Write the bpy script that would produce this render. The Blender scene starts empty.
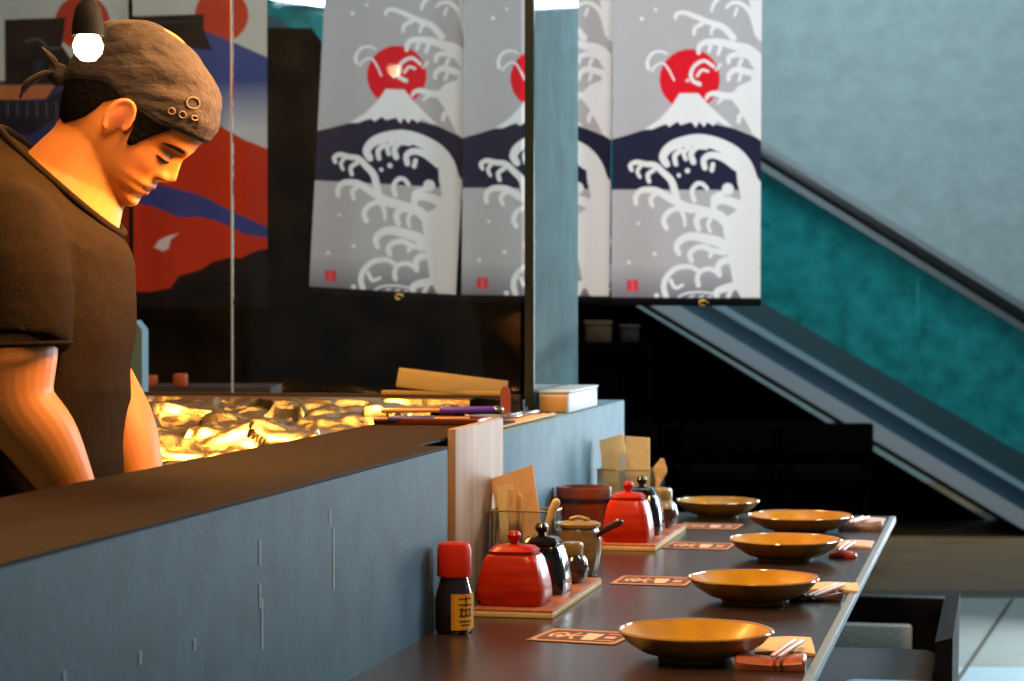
import bpy, bmesh, math, random
import numpy as np
from mathutils import Vector, Matrix, noise

random.seed(7)
SC = bpy.context.scene
COL = SC.collection
PI = math.pi
YAW = math.radians(12.122)          # the counter runs along +Y; the mall behind is turned by this angle
CT = 0.745                          # dining counter height
LT = 1.022                          # raised ledge height
FT = 1.0                            # far ledge height
K = 2300 / 1400                     # depth step of the survey grid


def P(x, y):
    """survey grid of the counter top -> metres"""
    return (1.0368 * x, 1.5847 * y - 0.3365 * x)



def s2l(c):
    return tuple(((v / 255.0) / 12.92 if v / 255.0 <= 0.04045 else ((v / 255.0 + 0.055) / 1.055) ** 2.4) for v in c)


# ------------------------------------------------------------------ materials
def mat(name, col, rough=0.5, metal=0.0, var=0.0, scale=20.0, bump=0.0, bscale=60.0, spec=0.5, coat=0.0,
        stretch=(1, 1, 1), col2=None, emit=None, estr=0.0, sheen=0.0, sss=0.0):
    m = bpy.data.materials.new(name)
    m.use_nodes = True
    nt = m.node_tree
    b = nt.nodes['Principled BSDF']
    c = s2l(col)
    b.inputs['Base Color'].default_value = (*c, 1)
    b.inputs['Roughness'].default_value = rough
    b.inputs['Metallic'].default_value = metal
    b.inputs['Specular IOR Level'].default_value = spec
    b.inputs['Coat Weight'].default_value = coat
    b.inputs['Coat Roughness'].default_value = 0.08
    if sheen:
        b.inputs['Sheen Weight'].default_value = sheen
    if sss:
        b.inputs['Subsurface Weight'].default_value = sss
        b.inputs['Subsurface Radius'].default_value = (0.012, 0.005, 0.003)
    if emit:
        b.inputs['Emission Color'].default_value = (*s2l(emit), 1)
        b.inputs['Emission Strength'].default_value = estr
    tc = mp = None
    if var or bump:
        tc = nt.nodes.new('ShaderNodeTexCoord')
        mp = nt.nodes.new('ShaderNodeMapping')
        mp.inputs['Scale'].default_value = stretch
        nt.links.new(tc.outputs['Object'], mp.inputs['Vector'])
    if var:
        n = nt.nodes.new('ShaderNodeTexNoise')
        n.inputs['Scale'].default_value = scale
        n.inputs['Detail'].default_value = 6
        nt.links.new(mp.outputs['Vector'], n.inputs['Vector'])
        r = nt.nodes.new('ShaderNodeValToRGB')
        lo = s2l(col2) if col2 else tuple(v * (1 - var) for v in c)
        hi = c if col2 else tuple(min(1, v * (1 + var)) for v in c)
        r.color_ramp.elements[0].position = 0.3
        r.color_ramp.elements[1].position = 0.7
        r.color_ramp.elements[0].color = (*lo, 1)
        r.color_ramp.elements[1].color = (*hi, 1)
        nt.links.new(n.outputs['Fac'], r.inputs['Fac'])
        nt.links.new(r.outputs['Color'], b.inputs['Base Color'])
    if bump:
        n2 = nt.nodes.new('ShaderNodeTexNoise')
        n2.inputs['Scale'].default_value = bscale
        n2.inputs['Detail'].default_value = 5
        nt.links.new(mp.outputs['Vector'], n2.inputs['Vector'])
        bp = nt.nodes.new('ShaderNodeBump')
        bp.inputs['Strength'].default_value = bump
        bp.inputs['Distance'].default_value = 0.01
        nt.links.new(n2.outputs['Fac'], bp.inputs['Height'])
        nt.links.new(bp.outputs['Normal'], b.inputs['Normal'])
    return m


def vmat(name, rough=0.7, spec=0.3, bump=0.0, bscale=300, sss=0.0, translucent=0.0):
    m = bpy.data.materials.new(name)
    m.use_nodes = True
    nt = m.node_tree
    b = nt.nodes['Principled BSDF']
    a = nt.nodes.new('ShaderNodeVertexColor')
    a.layer_name = 'dye'
    nt.links.new(a.outputs['Color'], b.inputs['Base Color'])
    b.inputs['Roughness'].default_value = rough
    b.inputs['Specular IOR Level'].default_value = spec
    if sss:
        b.inputs['Subsurface Weight'].default_value = sss
        b.inputs['Subsurface Radius'].default_value = (0.012, 0.005, 0.003)
        b.inputs['Subsurface Scale'].default_value = 0.4
    if bump:
        tc = nt.nodes.new('ShaderNodeTexCoord')
        n2 = nt.nodes.new('ShaderNodeTexNoise')
        n2.inputs['Scale'].default_value = bscale
        nt.links.new(tc.outputs['Object'], n2.inputs['Vector'])
        bp = nt.nodes.new('ShaderNodeBump')
        bp.inputs['Strength'].default_value = bump
        bp.inputs['Distance'].default_value = 0.003
        nt.links.new(n2.outputs['Fac'], bp.inputs['Height'])
        nt.links.new(bp.outputs['Normal'], b.inputs['Normal'])
    return m


def glass_mat(name, tint=(255, 255, 255), film=0.0, film_col=(120, 160, 165), refl=1.0, film_var=0.0):
    """thin pane: clear, tinted, with a Fresnel reflection and a film: haze, and on the side pane its painted reflection"""
    m = bpy.data.materials.new(name)
    m.use_nodes = True
    nt = m.node_tree
    nt.nodes.remove(nt.nodes['Principled BSDF'])
    out = nt.nodes['Material Output']
    tr = nt.nodes.new('ShaderNodeBsdfTransparent')
    tr.inputs['Color'].default_value = (*s2l(tint), 1)
    gl = nt.nodes.new('ShaderNodeBsdfGlossy')
    gl.inputs['Roughness'].default_value = 0.03
    df = nt.nodes.new('ShaderNodeBsdfDiffuse')
    df.inputs['Color'].default_value = (*s2l(film_col), 1)
    m1 = nt.nodes.new('ShaderNodeMixShader')
    m1.inputs['Fac'].default_value = film
    if film_var:
        tc = nt.nodes.new('ShaderNodeTexCoord')
        n = nt.nodes.new('ShaderNodeTexNoise')
        n.inputs['Scale'].default_value = 9
        n.inputs['Detail'].default_value = 8
        nt.links.new(tc.outputs['Object'], n.inputs['Vector'])
        mr = nt.nodes.new('ShaderNodeMapRange')
        mr.inputs['From Min'].default_value = 0.3
        mr.inputs['From Max'].default_value = 0.75
        mr.inputs['To Min'].default_value = max(0, film - film_var)
        mr.inputs['To Max'].default_value = film + film_var
        nt.links.new(n.outputs['Fac'], mr.inputs['Value'])
        nt.links.new(mr.outputs['Result'], m1.inputs['Fac'])
    fr = nt.nodes.new('ShaderNodeFresnel')
    fr.inputs['IOR'].default_value = 1.45
    mu = nt.nodes.new('ShaderNodeMath')
    mu.operation = 'MULTIPLY'
    mu.inputs[1].default_value = refl
    nt.links.new(fr.outputs['Fac'], mu.inputs[0])
    m2 = nt.nodes.new('ShaderNodeMixShader')
    nt.links.new(tr.outputs['BSDF'], m1.inputs[1])
    nt.links.new(df.outputs['BSDF'], m1.inputs[2])
    nt.links.new(mu.outputs['Value'], m2.inputs['Fac'])
    nt.links.new(m1.outputs['Shader'], m2.inputs[1])
    nt.links.new(gl.outputs['BSDF'], m2.inputs[2])
    nt.links.new(m2.outputs['Shader'], out.inputs['Surface'])
    return m


M = {}
M['ledge_top'] = mat('ledge_top', (42, 24, 6), 0.7, spec=0.06, var=0.25, scale=30, bump=0.08, bscale=90)
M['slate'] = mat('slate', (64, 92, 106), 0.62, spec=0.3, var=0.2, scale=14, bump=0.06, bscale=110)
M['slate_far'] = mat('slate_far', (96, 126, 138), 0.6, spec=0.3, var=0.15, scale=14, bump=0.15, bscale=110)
M['scuff'] = mat('scuff', (190, 205, 212), 0.9)
M['counter'] = mat('counter', (52, 37, 29), 0.26, var=0.28, scale=160, bump=0.05, bscale=220)
M['counter_edge'] = mat('counter_edge', (128, 142, 150), 0.45)
M['wood_panel'] = mat('wood_panel', (172, 130, 94), 0.55, var=0.22, scale=10, stretch=(3, 3, 0.4), bump=0.05)
M['tray_wood'] = mat('tray_wood', (168, 96, 60), 0.45, var=0.2, scale=14, stretch=(6, 1, 6))
M['dark_wood'] = mat('dark_wood', (16, 10, 9), 0.6, spec=0.1, var=0.2, scale=20)
M['grey_fabric'] = mat('grey_fabric', (88, 88, 88), 0.95, var=0.18, scale=120, bump=0.25, bscale=500)
M['pale_fabric'] = mat('pale_fabric', (206, 204, 190), 0.95, var=0.15, scale=120, bump=0.25, bscale=500)
M['blue_fabric'] = mat('blue_fabric', (150, 172, 182), 0.9, var=0.1, scale=120, bump=0.2, bscale=500)
M['mustard'] = mat('mustard', (196, 144, 22), 0.34, var=0.22, scale=26, spec=0.4, coat=0.15, col2=(168, 116, 12))
M['mustard_dark'] = mat('mustard_dark', (172, 128, 42), 0.3, var=0.3, scale=22, spec=0.3)
M['rim_glaze'] = mat('rim_glaze', (190, 134, 48), 0.12, coat=0.8)
M['red_glaze'] = mat('red_glaze', (196, 48, 4), 0.3, var=0.3, scale=16, stretch=(1, 1, 5), spec=0.2, coat=0.12, col2=(150, 24, 3))
M['black_glaze'] = mat('black_glaze', (16, 14, 16), 0.15, var=0.4, scale=20, coat=0.8)
M['brown_glaze'] = mat('brown_glaze', (66, 38, 16), 0.16, var=0.35, scale=24, coat=0.8)
M['olive_glaze'] = mat('olive_glaze', (150, 122, 62), 0.3, var=0.25, scale=20, coat=0.4)
M['jar_glaze'] = mat('jar_glaze', (122, 90, 40), 0.25, var=0.4, scale=18, stretch=(1, 1, 3), coat=0.6)
M['bowl_wood'] = mat('bowl_wood', (130, 56, 18), 0.4, var=0.25, scale=12, stretch=(1, 1, 4), coat=0.2)
M['ladle'] = mat('ladle', (58, 14, 10), 0.3, coat=0.4)
M['red_plastic'] = mat('red_plastic', (206, 42, 10), 0.4, spec=0.25)
M['soy_glass'] = mat('soy_glass', (34, 14, 8), 0.08, coat=1.0)
M['label_gold'] = vmat('label_gold', 0.5)
M['paper'] = mat('paper', (244, 214, 152), 0.8, var=0.1, scale=30)
M['paper_tan'] = mat('paper_tan', (236, 184, 128), 0.8, var=0.12, scale=30)
M['light_wood'] = mat('light_wood', (224, 184, 118), 0.6, var=0.15, scale=20, stretch=(1, 1, 5))
M['stick_wood'] = mat('stick_wood', (206, 150, 74), 0.6, var=0.15, scale=30)
M['napkin'] = mat('napkin', (228, 184, 128), 0.85, var=0.08, scale=40)
M['napkin_pink'] = mat('napkin_pink', (214, 172, 152), 0.85, var=0.08, scale=40)
M['chopstick'] = mat('chopstick', (226, 186, 164), 0.5)
M['rust'] = mat('rust', (178, 92, 56), 0.35, var=0.2, scale=50, coat=0.2)
M['rest_red'] = mat('rest_red', (176, 48, 18), 0.25, coat=0.5)
M['rest_brown'] = mat('rest_brown', (70, 42, 18), 0.2, coat=0.7)
M['rest_grey'] = mat('rest_grey', (122, 92, 76), 0.35, var=0.3, scale=90, coat=0.3)
M['card'] = vmat('card', 0.6)
M['clear'] = glass_mat('clear', (246, 248, 246), film=0.03, film_col=(235, 230, 220), refl=1.0)
M['pane'] = glass_mat('pane', (238, 242, 242), film=0.014, film_col=(120, 122, 124), refl=0.7, film_var=0.010)
M['pane_teal_refl'] = glass_mat('pane_teal_refl', (150, 205, 208), film=0.32, film_col=(186, 214, 216), refl=1.3, film_var=0.07)  # teal tint and film carry the reflected wall as painted colour
M['esc_glass'] = glass_mat('esc_glass', (90, 190, 190), film=0.5, film_col=(44, 160, 162), refl=0.7, film_var=0.25)
M['glass_edge'] = mat('glass_edge', (20, 32, 32), 0.2)
M['joint'] = mat('joint', (104, 104, 106), 0.4)
M['sill'] = mat('sill', (40, 26, 16), 0.5)
M['rail_gold'] = mat('rail_gold', (150, 120, 62), 0.5, var=0.15, scale=12)
M['board'] = mat('board', (132, 114, 72), 0.7, var=0.12, scale=10, stretch=(1, 1, 5))
M['red_stick'] = mat('red_stick', (150, 66, 44), 0.55, var=0.15, scale=20)
M['purple'] = mat('purple', (92, 52, 168), 0.4)
M['blue_tape'] = mat('blue_tape', (70, 62, 130), 0.4)
M['metal_tray'] = mat('metal_tray', (120, 56, 28), 0.35, metal=0.4)
M['steel'] = mat('steel', (190, 190, 190), 0.25, metal=1.0)
M['white_plastic'] = mat('white_plastic', (206, 206, 202), 0.5)
M['amber'] = mat('amber', (196, 146, 82), 0.45, var=0.25, scale=14)
M['foil'] = mat('foil', (214, 194, 152), 0.24, metal=1.0, bump=0.15, bscale=40)
M['grill'] = mat('grill', (36, 26, 20), 0.5)
M['kitchen'] = mat('kitchen', (48, 38, 30), 0.6)
M['teal_wall'] = mat('teal_wall', (104, 121, 124), 0.85, var=0.10, scale=7, bump=0.8, bscale=14)
M['handrail'] = mat('handrail', (16, 18, 20), 0.3)
M['alu'] = mat('alu', (124, 132, 134), 0.35, metal=0.6)
M['esc_skirt'] = mat('esc_skirt', (22, 62, 70), 0.4)
M['esc_blue'] = mat('esc_blue', (30, 66, 84), 0.35)
M['esc_trim'] = mat('esc_trim', (126, 156, 166), 0.4)
M['esc_edge'] = mat('esc_edge', (150, 160, 166), 0.4)
M['void'] = mat('void', (7, 6, 6), 0.8, spec=0.0)  # near-black: deep shade put into the colour, mostly under the escalator
M['dim_wood'] = mat('dim_wood', (8, 5, 4), 0.6, spec=0.0)  # this and the next dim colours are darkened to hold the shade
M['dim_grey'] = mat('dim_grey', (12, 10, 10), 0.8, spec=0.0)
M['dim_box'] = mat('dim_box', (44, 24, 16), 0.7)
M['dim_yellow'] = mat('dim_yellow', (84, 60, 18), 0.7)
M['floor_pale'] = mat('floor_pale', (136, 142, 138), 0.4, var=0.08, scale=8)
M['floor_blue'] = mat('floor_blue', (150, 176, 184), 0.4, var=0.06, scale=8)
M['floor_brown'] = mat('floor_brown', (92, 72, 46), 0.5, var=0.18, scale=5)
M['groove'] = mat('groove', (58, 54, 46), 0.6)
M['black_metal'] = mat('black_metal', (8, 7, 6), 0.7, spec=0.2)
M['bulb'] = mat('bulb', (255, 240, 210), 0.3, emit=(255, 226, 176), estr=22)
M['tube_light'] = mat('tube_light', (240, 250, 255), 0.3, emit=(225, 245, 255), estr=14)
M['shirt'] = mat('shirt', (40, 29, 17), 0.95, spec=0.03, var=0.14, scale=60, bump=0.2, bscale=260)
M['trousers'] = mat('trousers', (20, 18, 18), 0.9)
M['shoe'] = mat('shoe', (12, 12, 12), 0.4)
M['wrap'] = mat('wrap', (42, 29, 22), 0.9, var=0.42, scale=30, bump=0.7, bscale=32, stretch=(1, 2, 2.2))
M['thread'] = mat('thread', (104, 82, 68), 0.8)
M['hair'] = mat('hair', (10, 5, 3), 0.7, spec=0.1, bump=0.4, bscale=120)
M['skin'] = vmat('skin', 0.46, 0.4, bump=0.06, bscale=350, sss=0.12)
M['noren'] = vmat('noren', 0.9, 0.1, bump=0.1, bscale=500)
M['rod'] = mat('rod', (8, 8, 10), 0.8, spec=0.05)
M['brass'] = mat('brass', (196, 150, 60), 0.3, metal=1.0)
M['pale_blue'] = mat('pale_blue', (120, 150, 160), 0.5)
M['orange_wood'] = mat('orange_wood', (176, 74, 20), 0.5, var=0.2, scale=20)
M['ceiling'] = mat('ceiling', (60, 60, 62), 0.9)


# ------------------------------------------------------------------ mesh helpers
def link(o, parent=None):
    COL.objects.link(o)
    if parent is not None:
        o.parent = parent
    return o


def done(name, bm, m, parent=None, smooth=True, angle=40, kind=None):
    bmesh.ops.recalc_face_normals(bm, faces=bm.faces)
    me = bpy.data.meshes.new(name)
    bm.to_mesh(me)
    bm.free()
    me.materials.append(m)
    if smooth:
        me.shade_smooth()
        if angle < 180:
            me.set_sharp_from_angle(angle=math.radians(angle))
    o = link(bpy.data.objects.new(name, me), parent)
    if kind:
        o['kind'] = kind
    return o


def tag(o, label, cat, group=None):
    o['label'] = label
    o['category'] = cat
    if group:
        o['group'] = group
    return o


def thing(name, label, cat, loc=(0, 0, 0), rz=0.0, group=None):
    o = bpy.data.objects.new(name, None)
    o.empty_display_size = 0.05
    link(o)
    o.location = loc
    o.rotation_euler = (0, 0, rz)
    return tag(o, label, cat, group)


def kids(o):
    return [c for c in COL.objects if c.parent == o]


def copy_tree(o, parent=None):
    ch = kids(o)
    c = o.copy()
    COL.objects.link(c)
    if parent is not None:
        c.parent = parent
    for k in ch:
        copy_tree(k, c)
    return c


def box(bm, c, s, bev=0.0, rot=None, seg=2):
    r = bmesh.ops.create_cube(bm, size=1.0)
    vs = r['verts']
    bmesh.ops.scale(bm, vec=s, verts=vs)
    if bev:
        es = list({e for v in vs for e in v.link_edges})
        rb = bmesh.ops.bevel(bm, geom=es, offset=bev, segments=seg, profile=0.5, affect='EDGES')
        vs = list({v for f in rb['faces'] for v in f.verts} | {v for v in vs if v.is_valid})
        # everything connected to the bevelled cube
        seen = set(vs)
        st = list(vs)
        while st:
            v = st.pop()
            for e in v.link_edges:
                w = e.other_vert(v)
                if w not in seen:
                    seen.add(w)
                    st.append(w)
        vs = list(seen)
    if rot is not None:
        bmesh.ops.rotate(bm, cent=(0, 0, 0), matrix=rot, verts=vs)
    bmesh.ops.translate(bm, vec=c, verts=vs)
    return vs


def boxo(name, c, s, m, parent=None, bev=0.0, rot=None, kind=None, seg=2):
    bm = bmesh.new()
    box(bm, c, s, bev, rot, seg)
    return done(name, bm, m, parent, kind=kind)


def RZ(a):
    return Matrix.Rotation(a, 3, 'Z')


def ring_loft(bm, rings, cap=True):
    vr = [[bm.verts.new(p) for p in r] for r in rings]
    n = len(vr[0])
    for a, b in zip(vr, vr[1:]):
        for i in range(n):
            j = (i + 1) % n
            bm.faces.new((a[i], a[j], b[j], b[i]))
    if cap:
        bm.faces.new(vr[0])
        bm.faces.new(vr[-1])
    return vr


def lathe(bm, prof, n=40, c=(0, 0, 0), p=2.0, sx=1.0, sy=1.0, wav=0.0, wn=5):
    """revolve (r, z); p > 2 squares the section; closed where r == 0"""
    rings = []
    for r, z in prof:
        rr = max(r, 1e-5)
        ring = []
        for i in range(n):
            t = 2 * PI * i / n
            ct, st = math.cos(t), math.sin(t)
            x = math.copysign(abs(ct) ** (2 / p), ct)
            y = math.copysign(abs(st) ** (2 / p), st)
            k = 1 + wav * math.cos(wn * t) * min(1, rr / 0.08)
            ring.append((c[0] + rr * x * sx * k, c[1] + rr * y * sy * k, c[2] + z))
        rings.append(ring)
    if prof[0][0] > 1e-4:               # a ring-shaped section: close it on itself
        rings.append(rings[0])
        vr = [[bm.verts.new(p) for p in r] for r in rings[:-1]]
        vr.append(vr[0])
        for a, b in zip(vr, vr[1:]):
            for i in range(n):
                j = (i + 1) % n
                bm.faces.new((a[i], a[j], b[j], b[i]))
    else:
        ring_loft(bm, rings, cap=True)


def catmull(pts, k=6):
    P = [Vector(p) for p in pts]
    if len(P) < 3:
        return P
    out = []
    for i in range(len(P) - 1):
        p0, p1, p2, p3 = P[max(i - 1, 0)], P[i], P[i + 1], P[min(i + 2, len(P) - 1)]
        for j in range(k):
            t = j / k
            out.append(0.5 * ((2 * p1) + (-p0 + p2) * t + (2 * p0 - 5 * p1 + 4 * p2 - p3) * t * t + (-p0 + 3 * p1 - 3 * p2 + p3) * t ** 3))
    out.append(P[-1])
    return out


def tube(bm, pts, rad, n=12, k=0, flat=1.0, up=None, round_caps=True):
    """tapered tube along points; rad is a number or one per point"""
    R = rad if isinstance(rad, (list, tuple)) else [rad] * len(pts)
    P = [Vector(p) for p in pts]
    if k:
        Rv = catmull([(r, 0, 0) for r in R], k)
        P = catmull(P, k)
        R = [max(v.x, 1e-4) for v in Rv]
    T = []
    for i in range(len(P)):
        T.append((P[min(i + 1, len(P) - 1)] - P[max(i - 1, 0)]).normalized())
    u = Vector(up) if up else (Vector((0, 0, 1)) if abs(T[0].z) < 0.9 else Vector((1, 0, 0)))
    rings = []

    def mk(p, t, r):
        nonlocal u
        b = t.cross(u)
        if b.length < 1e-6:
            b = t.orthogonal()
        b.normalize()
        u2 = b.cross(t).normalized()
        u = u2
        return [tuple(p + b * (r * math.cos(2 * PI * i / n)) + u2 * (r * flat * math.sin(2 * PI * i / n))) for i in range(n)]

    if round_caps:
        for a in (80, 50, 25):
            aa = math.radians(a)
            rings.append(mk(P[0] - T[0] * (R[0] * math.sin(aa)), T[0], R[0] * math.cos(aa)))
    for p, t, r in zip(P, T, R):
        rings.append(mk(p, t, r))
    if round_caps:
        for a in (25, 50, 80):
            aa = math.radians(a)
            rings.append(mk(P[-1] + T[-1] * (R[-1] * math.sin(aa)), T[-1], R[-1] * math.cos(aa)))
    ring_loft(bm, rings)


def tubeo(name, pts, rad, m, parent=None, n=12, k=0, flat=1.0, up=None):
    bm = bmesh.new()
    tube(bm, pts, rad, n, k, flat, up)
    return done(name, bm, m, parent, angle=60)


def latheo(name, prof, m, parent=None, n=40, c=(0, 0, 0), p=2.0, sx=1.0, sy=1.0, wav=0.0, wn=5, angle=35):
    bm = bmesh.new()
    lathe(bm, prof, n, c, p, sx, sy, wav, wn)
    return done(name, bm, m, parent, angle=angle)


def prism(bm, poly, y0, y1):
    """polygon in (x, z), thick along y"""
    a = [bm.verts.new((x, y0, z)) for x, z in poly]
    b = [bm.verts.new((x, y1, z)) for x, z in poly]
    bm.faces.new(a)
    bm.faces.new(list(reversed(b)))
    n = len(poly)
    for i in range(n):
        j = (i + 1) % n
        bm.faces.new((a[i], b[i], b[j], a[j]))


def slab_poly(bm, poly, z0, z1):
    a = [bm.verts.new((x, y, z0)) for x, y in poly]
    b = [bm.verts.new((x, y, z1)) for x, y in poly]
    bm.faces.new(list(reversed(a)))
    bm.faces.new(b)
    n = len(poly)
    for i in range(n):
        j = (i + 1) % n
        bm.faces.new((a[i], a[j], b[j], b[i]))


# ------------------------------------------------------------------ dyed cloth: a design drawn on a fine grid of vertices
class Canvas:
    def __init__(s, x0, x1, y0, y1, step, col):
        s.nx = int((x1 - x0) / step) + 1
        s.ny = int((y1 - y0) / step) + 1
        s.X, s.Y = np.meshgrid(np.linspace(x0, x1, s.nx), np.linspace(y0, y1, s.ny))
        s.C = np.zeros((s.ny, s.nx, 3))
        s.C[:] = s2l(col)
        s.step = step

    def blend(s, d, col):
        a = np.clip(0.5 - d / (1.2 * s.step), 0, 1)[..., None]
        s.C = s.C * (1 - a) + np.array(s2l(col)) * a

    def circle(s, x, y, r, col):
        s.blend(np.hypot(s.X - x, s.Y - y) - r, col)

    def stroke(s, pts, w0, w1, col, k=5):
        P = [(p.x, p.y) for p in catmull([(a, b, 0) for a, b in pts], k)]
        n = len(P)
        D = np.full(s.X.shape, 1e9)
        for i in range(n - 1):
            ax, ay = P[i]
            bx, by = P[i + 1]
            dx, dy = bx - ax, by - ay
            L = dx * dx + dy * dy + 1e-9
            t = np.clip(((s.X - ax) * dx + (s.Y - ay) * dy) / L, 0, 1)
            d = np.hypot(s.X - ax - t * dx, s.Y - ay - t * dy) - 0.5 * (w0 + (w1 - w0) * (i + t) / (n - 1))
            D = np.minimum(D, d)
        s.blend(D, col)

    def poly(s, pts, col):
        inside = np.zeros(s.X.shape, bool)
        D = np.full(s.X.shape, 1e9)
        n = len(pts)
        for i in range(n):
            ax, ay = pts[i]
            bx, by = pts[(i + 1) % n]
            dx, dy = bx - ax, by - ay
            t = np.clip(((s.X - ax) * dx + (s.Y - ay) * dy) / (dx * dx + dy * dy + 1e-9), 0, 1)
            D = np.minimum(D, np.hypot(s.X - ax - t * dx, s.Y - ay - t * dy))
            if ay != by:
                c = ((ay > s.Y) != (by > s.Y)) & (s.X < dx * (s.Y - ay) / dy + ax)
                inside ^= c
        s.blend(np.where(inside, -D, D), col)

    def vgrad(s, y0, y1, col, amax=1.0, mask=None):
        a = (np.clip((s.Y - y0) / (y1 - y0), 0, 1) * amax)[..., None]
        if mask is not None:
            a = a * mask[..., None]
        s.C = s.C * (1 - a) + np.array(s2l(col)) * a


def dyed(name, cv, pos, m, parent=None, rng=0.03):
    """mesh from a canvas; pos(u, v) gives the local point for u, v in 0..1"""
    nx, ny = cv.nx, cv.ny
    verts = [pos(i / (nx - 1), j / (ny - 1)) for j in range(ny) for i in range(nx)]
    faces = [(j * nx + i, (j + 1) * nx + i, (j + 1) * nx + i + 1, j * nx + i + 1) for j in range(ny - 1) for i in range(nx - 1)]
    me = bpy.data.meshes.new(name)
    me.from_pydata(verts, [], faces)
    C = cv.C.reshape(-1, 3) * (1 + np.random.RandomState(3).uniform(-rng, rng, (nx * ny, 1)))
    A = np.concatenate([np.clip(C, 0, 1), np.ones((nx * ny, 1))], 1).astype(np.float32)
    at = me.color_attributes.new('dye', 'FLOAT_COLOR', 'POINT')
    at.data.foreach_set('color', A.ravel())
    me.materials.append(m)
    me.shade_smooth()
    return link(bpy.data.objects.new(name, me), parent)


# ================================================================== SETTING
RM = RZ(YAW)


def W(r, d, z=0.0):
    """a place in the mall: r metres across, d metres out from where one sits, z up"""
    v = RM @ Vector((r, d * K, 0))
    return (v.x, v.y, z)


def mall_box(name, r0, r1, d0, d1, z0, z1, m, kind='structure', bev=0.0):
    o = boxo(name, (0, 0, 0), (r1 - r0, (d1 - d0) * K, z1 - z0), m, bev=bev, kind=kind)
    o.location = W((r0 + r1) / 2, (d0 + d1) / 2, (z0 + z1) / 2)
    o.rotation_euler.z = YAW
    return o


mall_box('floor', -7, 9, -3, 4.76, -0.1, 0.0, M['floor_blue'])
mall_box('floor_tile', -7, 9, 4.765, 5.86, -0.1, 0.0, M['floor_pale'])
mall_box('floor_strip', -7, 9, 5.86, 6.02, -0.1, -0.001, M['groove'])
mall_box('floor_stone', -7, 9, 6.02, 9.6, -0.1, 0.0, M['floor_brown'])
mall_box('wall_back', -8, 10, 9.6, 9.75, -0.1, 6.5, M['teal_wall'])
# floor joint seen beside the chair
bm = bmesh.new()
a, b = Vector((*P(-0.16, 4.70), 0.0015)), Vector((*P(0.03, 6.2), 0.0015))
t = (b - a).normalized().cross(Vector((0, 0, 1))) * 0.008
fv = [bm.verts.new(p) for p in (a - t, a + t, b + t, b - t)]
bm.faces.new(fv)
done('trim_floor_joint', bm, M['groove'], kind='structure')
bm = bmesh.new()
a, b = Vector((*P(0.1, 3.2), 0.0015)), Vector((*P(0.24, 4.85), 0.0015))
t = (b - a).normalized().cross(Vector((0, 0, 1))) * 0.004
bm.faces.new([bm.verts.new(p) for p in (a - t, a + t, b + t, b - t)])
done('trim_tile_joint', bm, M['groove'], kind='structure')

# ---- the low wall between kitchen and diners, with the raised ledge on top
boxo('wall_ledge_front', (-0.8652, 1.792, LT / 2 - 0.0022), (0.028, 3.384, LT - 0.0044), M['slate'], kind='structure')
bm = bmesh.new()
slab_poly(bm, [(-0.8507, 0.1), (-0.8507, 3.484), (-0.907, 3.484), (-0.907, 4.255), (-1.1354, 4.255), (-1.1354, 0.1)], LT - 0.004, LT)
bmesh.ops.bevel(bm, geom=[e for e in bm.edges], offset=0.001, segments=2, profile=0.5, affect='EDGES')
tag(done('ledge_top', bm, M['ledge_top']), 'long dark brown ledge board capping the grey counter wall in front of the cook', 'ledge')
boxo('wall_ledge_back', (-1.12, 2.18, 0.506), (0.02, 4.1, 1.012), M['kitchen'], kind='structure')
for y, z, h in ((1.44, .905, .03), (1.445, .87, .06), (1.62, .97, .02), (1.63, .90, .05), (1.08, .9, .012), (1.2, .89, .014), (1.3, .88, .012), (1.44, .955, .03), (1.63, .94, .03)):
    boxo('trim_scuff', (-0.8508, 1.5847 * y + .2766, z), (0.0012, 0.004, h), M['scuff'], kind='structure')
boxo('wall_far_section', (-1.058, 4.97, FT / 2), (0.25, 1.426, FT), M['slate_far'], bev=0.003, kind='structure')
boxo('wall_recess', (-0.98, 3.87, 0.49), (0.05, 0.76, 0.98), M['sill'], kind='structure')
bm = bmesh.new()
box(bm, (-0.899, 3.893, CT + 0.146), (0.014, 0.37, 0.29), 0.002)
tag(done('wooden_post', bm, M['wood_panel']), 'light brown wooden upright panel at the corner between the two grey wall sections', 'panel')

# ---- dining counter
t = thing('dining_counter', 'long dark stone dining counter set with mustard plates', 'counter', (-0.55, 3.0, 0))
bm = bmesh.new()
slab_poly(bm, [(-0.3005, -2.7), (0.287, -2.7), (0.287, 2.43), (-0.382, 2.43), (-0.382, 1.26), (-0.34, 1.26), (-0.34, 0.486), (-0.3005, 0.486)], CT - 0.016, CT)
slab_poly(bm, [(-0.29, -2.7), (0.25, -2.7), (0.25, 2.40), (-0.29, 2.40)], CT - 0.04, CT - 0.016)
done('worktop', bm, M['counter'], t, smooth=False)
bm = bmesh.new()
box(bm, (0.2935, -0.135, CT - 0.0075), (0.013, 5.13, 0.015), 0.0012)
done('edge_strip', bm, M['counter_edge'], t)
boxo('front_panel', (-0.1, -0.1, (CT - 0.04) / 2), (0.04, 4.9, CT - 0.04), M['void'], t)
for y in (-2.0, -0.4, 1.0, 2.2):
    boxo('bracket', (0.05, y, CT - 0.09), (0.26, 0.03, 0.1), M['black_metal'], t)

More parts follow.
